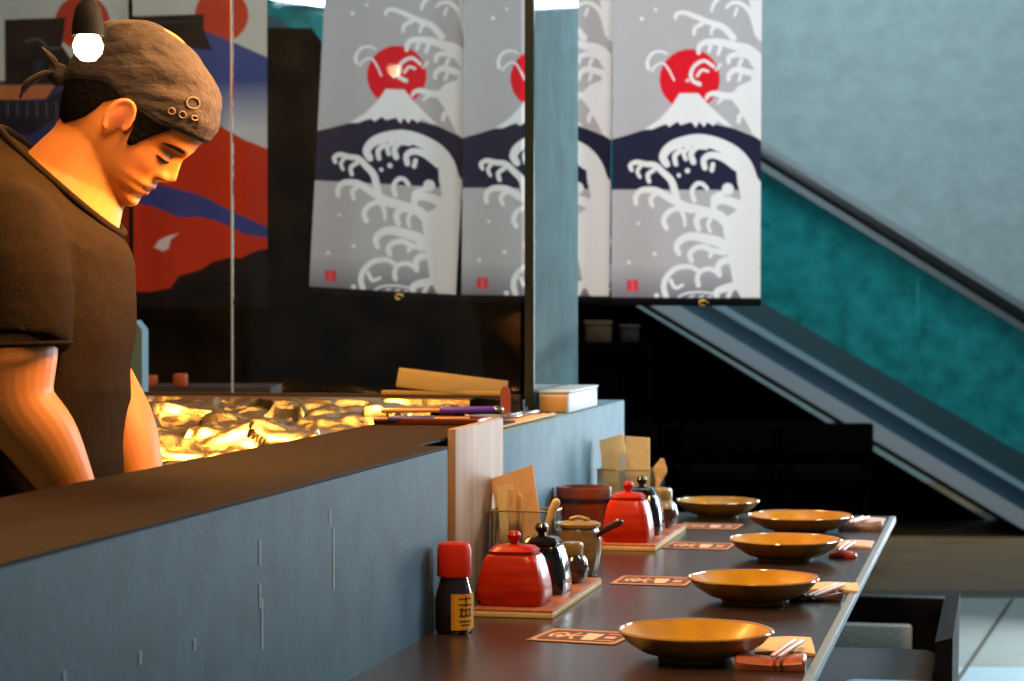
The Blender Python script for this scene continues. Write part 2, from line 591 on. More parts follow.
# ---- glass screens round the grill
t = thing('glass_screen', 'wide clear glass screen across the back of the grill with a pale vertical joint', 'glass screen', (-2.1, 4.959, 1.03))
boxo('glass_panel', (-0.41, 0, 0.85), (1.59, 0.008, 1.70), M['pane'], t)
boxo('glass_panel', (0.722, 0, 0.85), (0.664, 0.008, 1.70), M['pane'], t)
boxo('joint_strip', (0.387, 0, 0.85), (0.0032, 0.010, 1.70), M['joint'], t)
boxo('bottom_rail', (-0.07, 0, 0.004), (2.25, 0.03, 0.012), M['sill'], t)
boxo('foot_block', (-0.07, 0.01, -0.02), (2.25, 0.03, 0.036), M['sill'], t)
t = thing('glass_screen', 'narrow glass screen turned sideways, teal reflection put into its colour, above the white box', 'glass screen', (-1.0213, 5.235, FT))
boxo('glass_panel', (0, 0, 0.88), (0.008, 0.53, 1.73), M['pane_teal_refl'], t)
boxo('edge_post', (-0.004, -0.274, 0.88), (0.020, 0.016, 1.73), M['glass_edge'], t)
boxo('bottom_rail', (0, 0, 0.0085), (0.02, 0.53, 0.015), M['sill'], t)

# ---- grill worktop with foil
bm = bmesh.new()
slab_poly(bm, [(-1.19, 3.62), (-1.19, 4.93), (-3.1, 4.93), (-3.1, 3.62)], 0.0, 0.92)
tag(done('grill_counter', bm, M['grill'], smooth=False), 'dark grill worktop under the crumpled foil behind the ledge', 'grill')
bm = bmesh.new()
box(bm, (-1.2, 2.0, 0.9), (0.13, 3.1, 0.04), 0.003)
box(bm, (-1.15, 2.0, 0.44), (0.03, 3.0, 0.88))
tag(done('prep_counter', bm, M['kitchen']), 'narrow dark preparation counter behind the ledge under the hands of the cook', 'counter')
bm = bmesh.new()
nx, ny = 170, 230
X0, X1, Y0, Y1 = -2.5, -1.1375, 2.95, 4.93
gv = {}
for i in range(nx):
    for j in range(ny):
        x = X0 + (X1 - X0) * i / (nx - 1)
        y = Y0 + (Y1 - Y0) * j / (ny - 1)
        if y < 3.52 and x < -1.235 - 0.03 * math.sin(9 * y):
            continue
        q = Vector((x * 2.7, y * 3.2, 0))
        z = 0.975 + 0.045 * max(0, (y - 3.9) / 1.0)
        z += 0.045 * noise.noise(q) + 0.03 * abs(noise.noise(q * 2.1)) + 0.016 * abs(noise.noise(q * 4.3)) + 0.007 * abs(noise.noise(q * 10.1))
        c = noise.cell(Vector((x * 9 + 1.5 * noise.noise(q), y * 6, 1)))
        z += 0.018 * (c - 0.5)
        if y < 3.7:
            z += 0.012
        z = min(z, LT + 0.008 if x > -1.24 else 1.036)
        if y > 4.86:
            z = 1.034
        z = max(z, 0.924)
        gv[i, j] = bm.verts.new((x + 0.004 * noise.noise(q * 4), y, z))
for i in range(nx - 1):
    for j in range(ny - 1):
        k = [(i, j), (i + 1, j), (i + 1, j + 1), (i, j + 1)]
        if all(c in gv for c in k):
            bm.faces.new([gv[c] for c in k])
for v in [v for v in bm.verts if not v.link_faces]:
    bm.verts.remove(v)
bmesh.ops.smooth_vert(bm, verts=[v for v in bm.verts], factor=0.2, use_axis_z=True)
tag(done('foil_cover', bm, M['foil'], angle=28), 'crumpled shiny aluminium foil covering the grill in front of the glass screen', 'foil')
t = thing('grill_rail', 'flat pale wooden rail lying along the foot of the glass screen', 'rail', (-1.215, 4.935, 1.036))
boxo('rail_board', (0.0, 0, 0.007), (0.28, 0.02, 0.013), M['rail_gold'], t, bev=0.002)
boxo('rail_lip', (0.0, -0.013, 0.002), (0.28, 0.004, 0.006), M['sill'], t)

# ---- mall: the escalator, running down to the right
esc = thing('escalator', 'escalator sloping down to the right with teal glass sides and black handrail', 'escalator', W(0, 7.4, 0), YAW)


def band(name, p765, p1024, m, y0, y1, r0=-4.6, r1=3.4, depth=7.4):
    """a sloping band; each edge given by its heights at two stations"""
    ra, rb = 1.337, 2.706

    def line(h, r):
        return h[0] + (h[1] - h[0]) * (r - ra) / (rb - ra)
    bm = bmesh.new()
    prism(bm, [(r0, line(p765, r0)), (r1, line(p765, r1)), (r1, line(p1024, r1)), (r0, line(p1024, r0))], y0, y1)
    return done(name, bm, m, esc, smooth=False)


def hz(py):
    return 1.25 - (py - 300) * 7.4 / 1400


U = lambda a, b: (hz(a), hz(b))
tube_pts = []
bm = bmesh.new()
prism(bm, [(-4.6, hz(152) + .618 * 5.937), (3.4, hz(152) - .618 * 2.063), (3.4, hz(165) - .618 * 2.063), (-4.6, hz(165) + .618 * 5.937)], -0.05, 0.05)
bmesh.ops.bevel(bm, geom=list(bm.edges), offset=0.02, segments=3, profile=0.5, affect='EDGES')
done('handrail', bm, M['handrail'], esc)
band('rail_top_strip', U(144, 304), U(152, 312), M['alu'], -0.045, 0.045)
band('rail_base_strip', U(165, 325), U(173, 333), M['alu'], -0.03, 0.03)
# balustrade glass in panels
for r0, r1 in ((-4.6, -3.2), (-3.19, -1.8), (-1.79, -0.4), (-0.39, 0.98), (0.99, 2.14), (2.15, 3.4)):
    band('glass_panel', U(173, 333), U(304, 455), M['esc_glass'], -0.008, 0.008, r0, r1)
band('skirt_panel', U(304, 455), U(330, 484), M['esc_skirt'], -0.03, 0.9)
band('skirt_strip', U(330, 484), U(338, 491), M['esc_trim'], -0.05, 0.0)
band('side_cladding', U(338, 491), U(357, 511), M['esc_blue'], -0.04, 0.9)
band('bottom_edge', U(357, 511), U(375, 530), M['esc_edge'], -0.07, 0.94)
band('far_glass', U(150, 310), U(304, 455), M['esc_glass'], 0.86, 0.868)
band('far_handrail', U(135, 295), U(150, 310), M['handrail'], 0.82, 0.9)
bm = bmesh.new()
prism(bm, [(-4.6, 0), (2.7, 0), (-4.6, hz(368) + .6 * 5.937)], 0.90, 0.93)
o = done('wall_under_escalator', bm, M['void'], None, smooth=False, kind='structure')  # near-black sheet standing in for the shade below the escalator
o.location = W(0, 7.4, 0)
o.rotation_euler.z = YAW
# steps
bm = bmesh.new()
for k in range(26):
    r = -4.4 + 0.29 * k
    z = hz(320) - 0.6 * (r - 1.337) - 0.02
    box(bm, (r, 0.44, z), (0.29, 0.78, 0.17))
done('steps', bm, M['alu'], esc, smooth=False)

# ---- hanging lights of the mall
t = thing('ceiling_light', 'white fluorescent ceiling light hanging over the passage beyond the counter', 'light', W(1.76, 9.154 / K, 2.47), YAW)
boxo('housing', (0, 0, 0.05), (0.30, 0.30, 0.06), M['white_plastic'], t, bev=0.01)
boxo('diffuser', (0, 0, 0.01), (0.27, 0.27, 0.02), M['tube_light'], t)
tubeo('cord', [(0, 0, 0.08), (0, 0, 0.5)], 0.004, M['black_metal'], t)
t = thing('tube_light', 'white strip light glowing on the escalator behind the red banner', 'light', W(-1.08, 7.28, 2.83), YAW)
bm = bmesh.new()
prism(bm, [(-0.2, 0.03), (0.2, -0.03), (0.2, -0.07), (-0.2, -0.01)], -0.03, 0.03)
done('lamp_tube', bm, M['tube_light'], t)
boxo('bracket', (0, 0.05, -0.02), (0.3, 0.04, 0.05), M['alu'], t)

# ---- dining furniture under the escalator, its shade put into near-black materials
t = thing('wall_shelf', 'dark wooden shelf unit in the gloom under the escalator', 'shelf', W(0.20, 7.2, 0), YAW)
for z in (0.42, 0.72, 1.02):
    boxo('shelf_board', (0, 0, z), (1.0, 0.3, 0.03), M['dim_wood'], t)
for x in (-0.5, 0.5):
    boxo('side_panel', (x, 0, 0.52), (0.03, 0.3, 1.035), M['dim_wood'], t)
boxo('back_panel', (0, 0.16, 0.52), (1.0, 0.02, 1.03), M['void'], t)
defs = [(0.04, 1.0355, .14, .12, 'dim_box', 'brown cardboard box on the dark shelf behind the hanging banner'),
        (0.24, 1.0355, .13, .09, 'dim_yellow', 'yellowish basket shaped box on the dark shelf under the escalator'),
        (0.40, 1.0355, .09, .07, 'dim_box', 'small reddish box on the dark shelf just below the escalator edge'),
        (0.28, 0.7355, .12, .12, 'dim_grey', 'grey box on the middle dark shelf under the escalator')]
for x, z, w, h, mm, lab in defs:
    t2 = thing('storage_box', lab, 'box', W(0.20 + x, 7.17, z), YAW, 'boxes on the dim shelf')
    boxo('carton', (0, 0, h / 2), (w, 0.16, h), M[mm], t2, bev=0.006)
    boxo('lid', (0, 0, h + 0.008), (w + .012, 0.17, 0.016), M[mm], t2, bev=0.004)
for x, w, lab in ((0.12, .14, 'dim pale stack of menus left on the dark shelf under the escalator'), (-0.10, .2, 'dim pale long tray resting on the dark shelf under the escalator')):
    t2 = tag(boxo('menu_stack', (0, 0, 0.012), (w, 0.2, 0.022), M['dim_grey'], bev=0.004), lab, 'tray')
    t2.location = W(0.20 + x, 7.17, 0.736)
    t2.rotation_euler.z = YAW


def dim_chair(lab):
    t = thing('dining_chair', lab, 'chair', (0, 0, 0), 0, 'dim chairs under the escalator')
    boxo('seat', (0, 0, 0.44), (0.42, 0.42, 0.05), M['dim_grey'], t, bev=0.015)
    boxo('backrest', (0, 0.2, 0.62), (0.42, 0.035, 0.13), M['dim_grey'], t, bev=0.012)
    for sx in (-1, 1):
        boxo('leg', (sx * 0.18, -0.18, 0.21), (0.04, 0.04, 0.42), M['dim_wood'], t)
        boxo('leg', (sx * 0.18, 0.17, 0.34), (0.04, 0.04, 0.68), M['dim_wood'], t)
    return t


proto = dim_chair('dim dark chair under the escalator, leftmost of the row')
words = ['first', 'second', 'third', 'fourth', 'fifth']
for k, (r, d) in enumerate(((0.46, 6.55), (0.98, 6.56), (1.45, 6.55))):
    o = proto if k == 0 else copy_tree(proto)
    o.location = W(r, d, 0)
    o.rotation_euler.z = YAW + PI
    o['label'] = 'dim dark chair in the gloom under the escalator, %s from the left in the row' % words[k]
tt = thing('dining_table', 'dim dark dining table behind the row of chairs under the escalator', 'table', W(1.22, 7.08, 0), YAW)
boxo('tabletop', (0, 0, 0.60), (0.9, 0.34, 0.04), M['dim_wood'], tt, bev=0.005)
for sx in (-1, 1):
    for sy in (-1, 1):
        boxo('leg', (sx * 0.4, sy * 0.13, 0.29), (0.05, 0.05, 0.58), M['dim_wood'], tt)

# ================================================================== BANNERS
white = (216, 214, 213)
cv = Canvas(55, 697, -260, 1276, 3.6, (168, 164, 165))
cv.vgrad(1120, 1276, (96, 92, 104), 0.85)
cv.circle(388, 325, 130, (206, 24, 38))
navy = (34, 34, 54)
cv.poly([(40, 588), (120, 565), (200, 540), (350, 505), (440, 505), (580, 535), (720, 590), (720, 800), (40, 800)], navy)
cv.poly([(345, 385), (425, 385), (470, 435), (520, 480), (575, 528), (540, 522), (510, 505), (490, 525), (465, 508), (450, 530), (430, 508), (415, 532),
         (395, 508), (375, 514), (350, 522), (335, 507), (300, 530), (285, 515), (230, 540), (192, 542), (260, 495), (310, 440)], white)
cv.poly([(600, 640), (650, 700), (700, 770), (700, 1276), (620, 1276), (580, 1200), (565, 1120), (575, 1060), (540, 1000), (530, 930), (590, 890), (612, 830), (597, 770), (590, 700)], white)
cv.poly([(640, 190), (700, 240), (700, 590), (660, 560), (640, 520), (600, 450), (560, 400), (600, 350), (650, 330), (665, 280), (640, 240)], white)
cv.poly([(640, -20), (700, -20), (700, 165), (680, 150), (665, 80)], white)
for pts, w0, w1 in [
    ([(290, 690), (275, 660), (295, 625), (340, 600), (420, 585), (500, 600), (580, 640), (630, 700), (655, 780)], 30, 70),
    ([(330, 690), (325, 655), (350, 630)], 20, 24), ([(372, 668), (365, 640), (385, 615)], 18, 22),
    ([(405, 680), (395, 645), (420, 615), (460, 615)], 26, 26), ([(455, 705), (450, 670), (480, 650), (530, 660), (590, 700)], 24, 34), ([(485, 715), (490, 690)], 20, 20),
    ([(140, 715), (135, 695), (160, 682), (200, 690), (240, 695), (275, 725), (310, 760), (325, 805), (335, 850)], 18, 34),
    ([(175, 745), (165, 720), (180, 695)], 15, 18), ([(215, 765), (210, 735), (235, 715)], 18, 20),
    ([(160, 860), (158, 830), (180, 805), (220, 800), (260, 810), (310, 840), (370, 870), (430, 885), (520, 910)], 20, 40), ([(230, 870), (222, 840), (245, 815)], 18, 22),
    ([(290, 965), (278, 935), (295, 900), (340, 880), (400, 890)], 22, 24), ([(370, 955), (368, 925), (355, 890)], 12, 22),
    ([(410, 845), (400, 805), (420, 775), (445, 775), (465, 795)], 22, 18),
    ([(490, 860), (495, 830), (530, 815), (560, 800)], 18, 26), ([(555, 795), (556, 796)], 50, 50),
    ([(430, 970), (420, 935), (440, 905), (490, 900), (540, 930), (590, 990)], 22, 50), ([(480, 980), (470, 950), (480, 925)], 14, 20),
    ([(500, 890), (495, 865), (520, 845), (570, 850), (630, 880)], 22, 44),
    ([(345, 1075), (335, 1045), (355, 1015), (400, 1000), (460, 1010), (530, 1030), (590, 1080)], 22, 50),
    ([(400, 1105), (392, 1080), (410, 1055), (450, 1045), (490, 1060), (540, 1070)], 22, 26), ([(480, 1085), (492, 1060)], 18, 18),
    ([(290, 1260), (280, 1220), (290, 1180), (330, 1140), (390, 1130), (430, 1150)], 26, 20), ([(310, 1190), (330, 1222), (362, 1210)], 18, 14),
    ([(430, 1210), (425, 1180), (440, 1150), (480, 1140), (510, 1155)], 22, 20), ([(520, 1165), (515, 1130), (540, 1105), (590, 1100)], 24, 34),
    ([(510, 1262), (510, 1240), (540, 1225), (600, 1210), (660, 1200)], 26, 40), ([(555, 1270), (575, 1225)], 20, 20),
    ([(340, 1268), (370, 1248), (430, 1240), (490, 1245)], 9, 9), ([(375, 1272), (410, 1256)], 8, 8), ([(420, 1272), (450, 1256)], 8, 8), ([(460, 1272), (485, 1258)], 8, 8),
    ([(325, 62), (330, 45), (360, 38), (410, 55), (470, 80), (530, 100), (575, 145)], 14, 30), ([(405, 130), (410, 105), (440, 85)], 16, 20), ([(480, 130), (482, 110), (500, 95)], 12, 18),
    ([(425, 210), (430, 180), (460, 165), (520, 165), (580, 180), (640, 195), (690, 240)], 18, 44), ([(470, 205), (475, 185)], 14, 18), ([(510, 215), (520, 185)], 16, 18),
    ([(430, 345), (400, 330), (393, 300), (410, 265), (450, 245), (490, 270)], 18, 14), ([(420, 310), (440, 285), (465, 290)], 12, 12), ([(520, 260), (500, 285)], 12, 8),
    ([(555, 250), (558, 228), (600, 215), (650, 225)], 18, 30), ([(600, 265), (610, 240)], 16, 18), ([(555, 325), (560, 300), (590, 282), (650, 295)], 18, 30), ([(600, 330), (608, 305)], 14, 16),
    ([(460, 408), (470, 392), (500, 385), (540, 395), (600, 395)], 14, 34), ([(510, 425), (530, 405)], 10, 16),
    ([(600, 505), (605, 480), (630, 470), (670, 495)], 18, 26),
    ([(210, 278), (205, 250), (225, 215), (260, 205), (290, 215)], 18, 8), ([(225, 290), (240, 268), (270, 255), (295, 280), (320, 328)], 10, 8),
    ([(545, 15), (570, -5), (610, 0), (650, 40), (680, 130)], 14, 26), ([(580, 50), (590, 20)], 12, 14),
    ([(480, 30), (490, 0), (520, -30), (600, -60), (690, -60)], 12, 30), ([(400, -120), (460, -150), (560, -130), (690, -140)], 14, 40),
]:
    cv.stroke(pts, w0, w1, white)
for x, y, r in ((170, 945, 7), (240, 1077, 9), (130, 1113, 8), (180, 65, 9), (380, 718, 11), (343, 738, 9), (250, 1256, 11), (378, 330, 7), (240, 25, 7)):
    cv.circle(x, y, r, white)
# red seal
cv.poly([(122, 1190), (170, 1190), (170, 1236), (122, 1236)], (196, 30, 52))
for pts in ([(130, 1200), (160, 1200)], [(146, 1196), (146, 1230)], [(132, 1214), (162, 1214)], [(132, 1228), (160, 1226)]):
    cv.stroke(pts, 3, 3, (230, 120, 120), 1)
cv.poly([(40, 1264), (720, 1264), (720, 1290), (40, 1290)], (14, 14, 18))
BW, BH = 0.472, 0.472 * 1536 / 642


def cloth(w, h, amp, ph=0.0):
    def pos(u, v):
        y = amp * (math.sin(u * 7 + 2.2 * v + ph) * 0.6 + math.sin(u * 17 + ph) * 0.2) * (0.35 + 0.65 * v)
        return ((u - 0.5) * w, y, h * (1 - v))
    return pos


def banner(name, cvs, w, h, loc, label, group, lean=0.0, ring=True, amp=0.008, src=None):
    t = thing(name, label, 'banner', loc, YAW, group)
    t.rotation_euler.y = lean
    if src is None:
        dyed('cloth', cvs, cloth(w, h, amp), M['noren'], t)
    else:
        c = [k for k in kids(src) if k.name.startswith('cloth')][0].copy()
        COL.objects.link(c)
        c.parent = t
    bm = bmesh.new()
    tube(bm, [(-w / 2 + .006, 0, -0.006), (w / 2 - .006, 0, -0.006)], 0.012, 10)
    done('bottom_rod', bm, M['rod'], t)
    bm = bmesh.new()
    tube(bm, [(-w / 2 + .006, 0, h + 0.006), (w / 2 - .006, 0, h + 0.006)], 0.009, 10)
    done('top_rod', bm, M['rod'], t)
    tubeo('hanging_cord', [(-w * .4, 0, h), (0, 0, 2.58 - loc[2]), (w * .4, 0, h)], 0.002, M['rod'], t, n=6)
    if ring:
        bm = bmesh.new()
        tube(bm, [(0.055 + .014 * math.cos(a), -0.012, -0.008 + .008 * math.sin(a)) for a in [PI * 2 * k / 14 for k in range(12)]], 0.0022, 8)
        done('hook_ring', bm, M['brass'], t)
    return t


b3 = banner('noren_banner', cv, BW, BH, W(0.5510, 4.44, 1.249), 'grey wave and red sun cloth banner hanging free beside the teal wall', 'grey wave banners', 0.004)
b2 = banner('noren_banner', cv, BW, BH, W(0.0745, 4.47, 1.256), 'grey wave and red sun cloth banner partly hidden behind the side glass', 'grey wave banners', 0.01, src=b3)
b1 = banner('noren_banner', cv, BW * .985, BH, W(-0.417, 4.50, 1.272), 'grey wave and red sun cloth banner seen whole through the clear glass screen', 'grey wave banners', 0.055, src=b3)

# red mountain banner (photo-like units: 134..268 across, 0..303 down)
c2 = Canvas(132, 268, -70, 303, 1.0, (196, 190, 176))
c2.circle(222, 12, 27, (196, 62, 40))
c2.poly([(120, 20), (150, 30), (205, 28), (235, 40), (280, 60), (280, 140), (120, 130)], (62, 74, 128))
c2.vgrad(78, 128, (196, 190, 190), 0.95, mask=((c2.Y > 40) * np.clip((c2.X - 195) / 40, 0, 1)))
c2.poly([(120, 115), (205, 128), (218, 122), (230, 130), (245, 138), (280, 152), (280, 300), (120, 300)], (190, 44, 16))
c2.poly([(120, 178), (165, 185), (200, 194), (235, 212), (272, 228), (272, 238), (245, 234), (222, 222), (200, 216), (180, 217), (150, 205), (120, 200)], (56, 60, 118))
c2.poly([(120, 292), (150, 292), (170, 288), (178, 276), (200, 270), (212, 262), (230, 257), (240, 258), (255, 251), (280, 246), (280, 310), (120, 310)], (12, 10, 12))
c2.poly([(153, 247), (158, 240), (166, 236), (178, 233), (170, 239), (168, 248), (162, 251)], (226, 200, 190))
c2.poly([(120, 12), (137, 13), (204, 11), (204, 26), (212, 48), (180, 44), (120, 44)], (26, 24, 30))
c2.stroke([(140, 20), (198, 18)], 1.5, 1.5, (60, 54, 56), 1)
c2.C *= 0.8
banner('noren_banner', c2, 0.426, 0.426 * 373 / 136, W(-0.990, 4.45, 1.242), 'red mountain and blue sky cloth banner hanging behind the cook', 'red sun picture banners', 0.0, ring=False)
c1 = Canvas(-8, 130, -70, 303, 1.0, (200, 196, 184))
c1.circle(83, 16, 28, (190, 58, 40))
c1.poly([(-20, 78), (140, 60), (140, 310), (-20, 310)], (44, 50, 92))
c1.poly([(3, 13), (66, 11), (62, 40), (76, 60), (62, 78), (3, 80)], (22, 22, 28))
c1.stroke([(24, 36), (38, 33), (48, 42), (60, 42)], 2, 2, (92, 84, 82))
c1.poly([(32, 54), (44, 54), (44, 70), (32, 70)], (44, 44, 52))
c1.poly([(-10, 80), (55, 80), (45, 94), (-10, 96)], (196, 112, 66))
c1.poly([(-10, 94), (40, 97), (68, 84), (60, 112), (30, 130), (-10, 130)], (24, 26, 40))
for k in range(6):
    c1.stroke([(6 + 10 * k, 98), (6 + 10 * k, 112)], 2, 2, (70, 74, 96), 1)
c1.poly([(-10, 150), (60, 170), (140, 190), (140, 310), (-10, 310)], (150, 40, 18))
c1.poly([(-10, 240), (60, 250), (140, 262), (140, 310), (-10, 310)], (14, 12, 14))
c1.C *= 0.8
banner('noren_banner', c1, 0.428, 0.428 * 373 / 138, W(-1.4335, 4.46, 1.242), 'dark pagoda roof and red sun cloth banner in the upper left corner behind the lamp', 'red sun picture banners', 0.0, ring=False)
mall_box('trim_beam', -3.2, 1.4, 4.40, 4.56, 2.58, 2.72, M['rod'])
mall_box('ceiling', -5.0, 1.6, 0.2, 4.9, 2.95, 3.05, M['ceiling'])
mall_box('wall_kitchen_left', -3.4, -3.3, 0.4, 6.9, 0.0, 2.95, M['void'])
mall_box('wall_kitchen_dark', -3.3, -0.25, 5.3, 5.36, 0.0, 1.35, M['void'])
mall_box('wall_kitchen_column', -0.86, -0.70, 4.9, 5.2, 0.0, 2.2, M['void'])

# pale blue post and orange crates behind the glass
t = thing('blue_stand', 'pale blue upright stand behind the glass just beside the cook', 'stand', W(-0.945, 3.56, 0.0), YAW)
bm = bmesh.new()
prism(bm, [(-0.022, 0), (0.012, 0), (0.012, 1.175), (-0.006, 1.198), (-0.022, 1.198)], -0.05, 0.05)
done('post_panel', bm, M['pale_blue'], t)
boxo('base', (0, 0, 0.01), (0.14, 0.2, 0.02), M['pale_blue'], t, bev=0.004)
t = thing('side_table', 'dark kitchen side table behind the glass screen holding the orange blocks', 'table', W(-0.90, 3.86, 0), YAW)
boxo('tabletop', (0, 0, 1.0), (0.5, 0.3, 0.03), M['kitchen'], t)
for sx in (-1, 1):
    for sy in (-1, 1):
        boxo('leg', (sx * .22, sy * .12, 0.5), (0.03, 0.03, 1.0), M['kitchen'], t)
for x, w, h, lab in ((-0.09, .05, .03, 'orange brown wooden block behind the glass, wider one nearest the blue stand'), (0.0, .035, .035, 'orange brown wooden block behind the glass, taller one farther from the blue stand')):
    o = tag(boxo('wooden_block', (0, 0, h / 2), (w, 0.05, h), M['orange_wood'], bev=0.004), lab, 'block', 'orange blocks behind the glass')
    o.location = W(-0.90 + x, 3.80, 1.0155)
    o.rotation_euler.z = YAW


# ================================================================== LEDGE CLUTTER
Rl = RZ(math.radians(-2))
o = tag(boxo('wooden_board', (0, 0, 0), (0.25, 0.012, 0.044), M['board'], bev=0.002), 'pale wooden board propped against the glass screen above the foil', 'board')
o.location = (-1.195, 4.935, 1.064)
o.rotation_euler = (math.radians(-14), math.radians(6.5), 0)
bm = bmesh.new()
prism(bm, [(-0.011, 0), (0.011, 0), (0.011, 0.05), (0.006, 0.064), (-0.004, 0.066), (-0.011, 0.056)], -0.006, 0.006)
o = tag(done('wooden_stick', bm, M['red_stick']), 'short red brown wooden paddle standing upright by the glass corner', 'stick')
o.location = (-1.045, 4.80, 1.0005)
o.rotation_euler.z = YAW
# tray with brushes and sticks at the end of the brown ledge
t = thing('serving_tray', 'shallow dark red tray lying on the far end of the brown ledge', 'tray', (-1.04, 4.12, LT))
bm = bmesh.new()
slab_poly(bm, [(-0.09, -0.05), (0.1, -0.05), (0.1, 0.055), (-0.09, 0.055)], 0.0005, 0.004)
done('tray_bed', bm, M['metal_tray'], t)
bm = bmesh.new()
for c, s in (((0.005, -0.05, .006), (.196, .006, .011)), ((0.005, 0.055, .006), (.196, .006, .011)), ((-.09, 0, .006), (.006, .11, .011)), ((.1, 0, .006), (.006, .11, .011))):
    box(bm, c, s, 0.0015)
done('tray_rim', bm, M['metal_tray'], t)
tr = Vector((-1.0, 2.40, LT + 0.0045))


def stick(name, label, a, b, r, m, grip=None, gm=None, cat='skewer', group=None, tip=None):
    a, b = Vector(a), Vector(b)
    t = thing(name, label, cat, tuple(a), 0, group)
    d = b - a
    tubeo('shaft', [(0, 0, 0), tuple(d)], r, m, t, n=8)
    if grip:
        tubeo('grip', [tuple(d * grip[0]), tuple(d * grip[1])], r * 1.9, gm, t, n=10)
    if tip:
        tubeo('tip', [tuple(d * tip[0]), tuple(d * 1.02)], r * 2.0, M['steel'], t, n=8)
    return t


z0 = LT + 0.010
stick('basting_brush', 'wooden brush with a thick purple grip on the tray', (-1.13, 4.12, z0 + .012), (-0.93, 4.2, z0 + .012), 0.004, M['stick_wood'], (0.52, 0.97), M['purple'], 'brush', tip=(0.98,))
stick('basting_brush', 'wooden brush with a thin blue taped grip on the tray', (-1.125, 4.06, z0), (-0.965, 4.11, z0), 0.0035, M['stick_wood'], (0.15, 0.6), M['blue_tape'], 'brush')
for k in range(5):
    w = ['nearest the diners', 'second from the diners', 'in the middle of the bunch', 'second from the glass', 'nearest the glass'][k]
    stick('bamboo_skewer', 'pale bamboo skewer on the far grey ledge, ' + w, (-0.955 - 0.014 * k, 4.34 + .02 * k, FT + 0.0045), (-0.950 - 0.014 * k, 4.85 - .03 * k, FT + 0.0045), 0.0042, M['stick_wood'], None, None, 'skewer', 'bamboo skewers on the far ledge')
t = thing('kitchen_tongs', 'small dark tongs with steel tip lying across the bamboo skewers', 'tongs', (-0.985, 4.60, FT + 0.0095))
for s in (-1, 1):
    tubeo('arm', [(-.01, -.12, 0.004), (s * .012, 0, 0.004), (s * .005, .12, 0.004)], 0.004, M['rest_brown'], t, n=8, k=4)
tubeo('tip', [(0.005, .118, 0.004), (.012, .19, 0.004)], 0.004, M['steel'], t, n=8)
t = thing('crumpled_wrapper', 'crumpled bit of clear wrapper beside the tray on the brown ledge', 'wrapper', (-1.115, 4.14, LT))
bm = bmesh.new()
bmesh.ops.create_icosphere(bm, subdivisions=3, radius=0.016)
for v in bm.verts:
    v.co *= 1 + 0.5 * noise.noise(v.co * 60)
    v.co.z = v.co.z * 0.55 + 0.014
    v.co.z = max(v.co.z, 0.001)
done('film', bm, M['foil'], t, angle=20)
# white box
t = thing('plastic_box', 'white plastic box with amber front on the far grey ledge under the side glass', 'box', (-0.976, 4.985, FT))
bm = bmesh.new()
box(bm, (0.0, 0.18, 0.022), (0.068, 0.36, 0.044), 0.004)
done('body', bm, M['white_plastic'], t)
boxo('front_panel', (-0.002, -0.001, 0.02), (0.06, 0.003, 0.034), M['amber'], t, bev=0.001)
boxo('lid', (0.0, 0.18, 0.047), (0.072, 0.366, 0.006), M['white_plastic'], t, bev=0.002)


# ================================================================== COUNTER: condiments
def soy_pot(name, label, glaze, knob, loc, sx, sy, h):
    t = thing(name, label, 'pot', loc)
    prof = [(0, 0), (0.92, 0), (1.0, 0.05 * h / 0.09), (0.97, 0.03), (0.90, h * 0.6), (0.80, h * 0.86), (0.72, h * 0.96), (0.60, h), (0, h)]
    prof = [(r * 1.0, z) for r, z in prof]
    prof[2] = (1.0, 0.010)
    latheo('body', [(r * 0.05, z) for r, z in prof], glaze, t, 72, p=5.5, sx=sx / 0.05, sy=sy / 0.05)
    q = 0.05
    latheo('lid', [(0, h), (q * .66, h), (q * .68, h + .004), (q * .55, h + .010), (q * .2, h + .014), (0, h + .014)], glaze, t, 64, p=4.5, sx=sx / q, sy=sy / q)
    latheo('knob', [(0, h + .012), (.006, h + .013), (.0065, h + .017), (.0105, h + .022), (.0115, h + .028), (.008, h + .034), (0, h + .036)], knob, t, 24)
    # spout on the side away from the diner
    tubeo('spout', [(-sx * .55, sy * .7, h * .62), (-sx * .6, sy * 1.0, h * .8), (-sx * .6, sy * 1.12, h * .92)], [.010, .007, .005], glaze, t, n=12, k=3)
    return t


def serving_board(loc, lx, ly, label):
    t = thing('serving_board', label, 'board', loc, 0)
    boxo('board_top', (lx / 2, ly / 2, 0.010), (lx, ly, 0.006), M['tray_wood'], t, bev=0.001)
    boxo('edge_band', (lx / 2, ly / 2, 0.0045), (lx + .002, ly + .002, 0.0085), M['light_wood'], t, bev=0.001)
    return t


TZ = CT + 0.0135
serving_board((*P(-0.802, 2.08), CT), 0.131, 0.445, 'small brown serving board under the pots nearest the red capped bottle')
soy_pot('soy_pot', 'large red glazed lidded pot beside the red capped bottle', M['red_glaze'], M['red_glaze'], (*P(-0.752, 2.142), TZ), 0.0575, 0.055, 0.082)
soy_pot('soy_pot', 'black glazed lidded pot right behind the nearest red pot', M['black_glaze'], M['black_glaze'], (*P(-0.736, 2.236), TZ), 0.047, 0.047, 0.082)


def spice_jar(label, loc, r, h, lidm, body, top):
    t = thing('spice_jar', label, 'jar', loc)
    latheo('body', [(0, 0), (r * .6, 0), (r * .92, h * .16), (r, h * .36), (r * .86, h * .58), (r * .62, h * .68), (0, h * .68)], body, t, 40)
    latheo('shoulder', [(r * .93, h * .50), (r * .88, h * .585), (r * .64, h * .70), (r * .5, h * .70), (r * .5, h * .5)], top, t, 40)
    latheo('lid', [(0, h * .70), (r * .62, h * .70), (r * .66, h * .76), (r * .66, h * .94), (r * .58, h), (0, h)], lidm, t, 40)
    return t


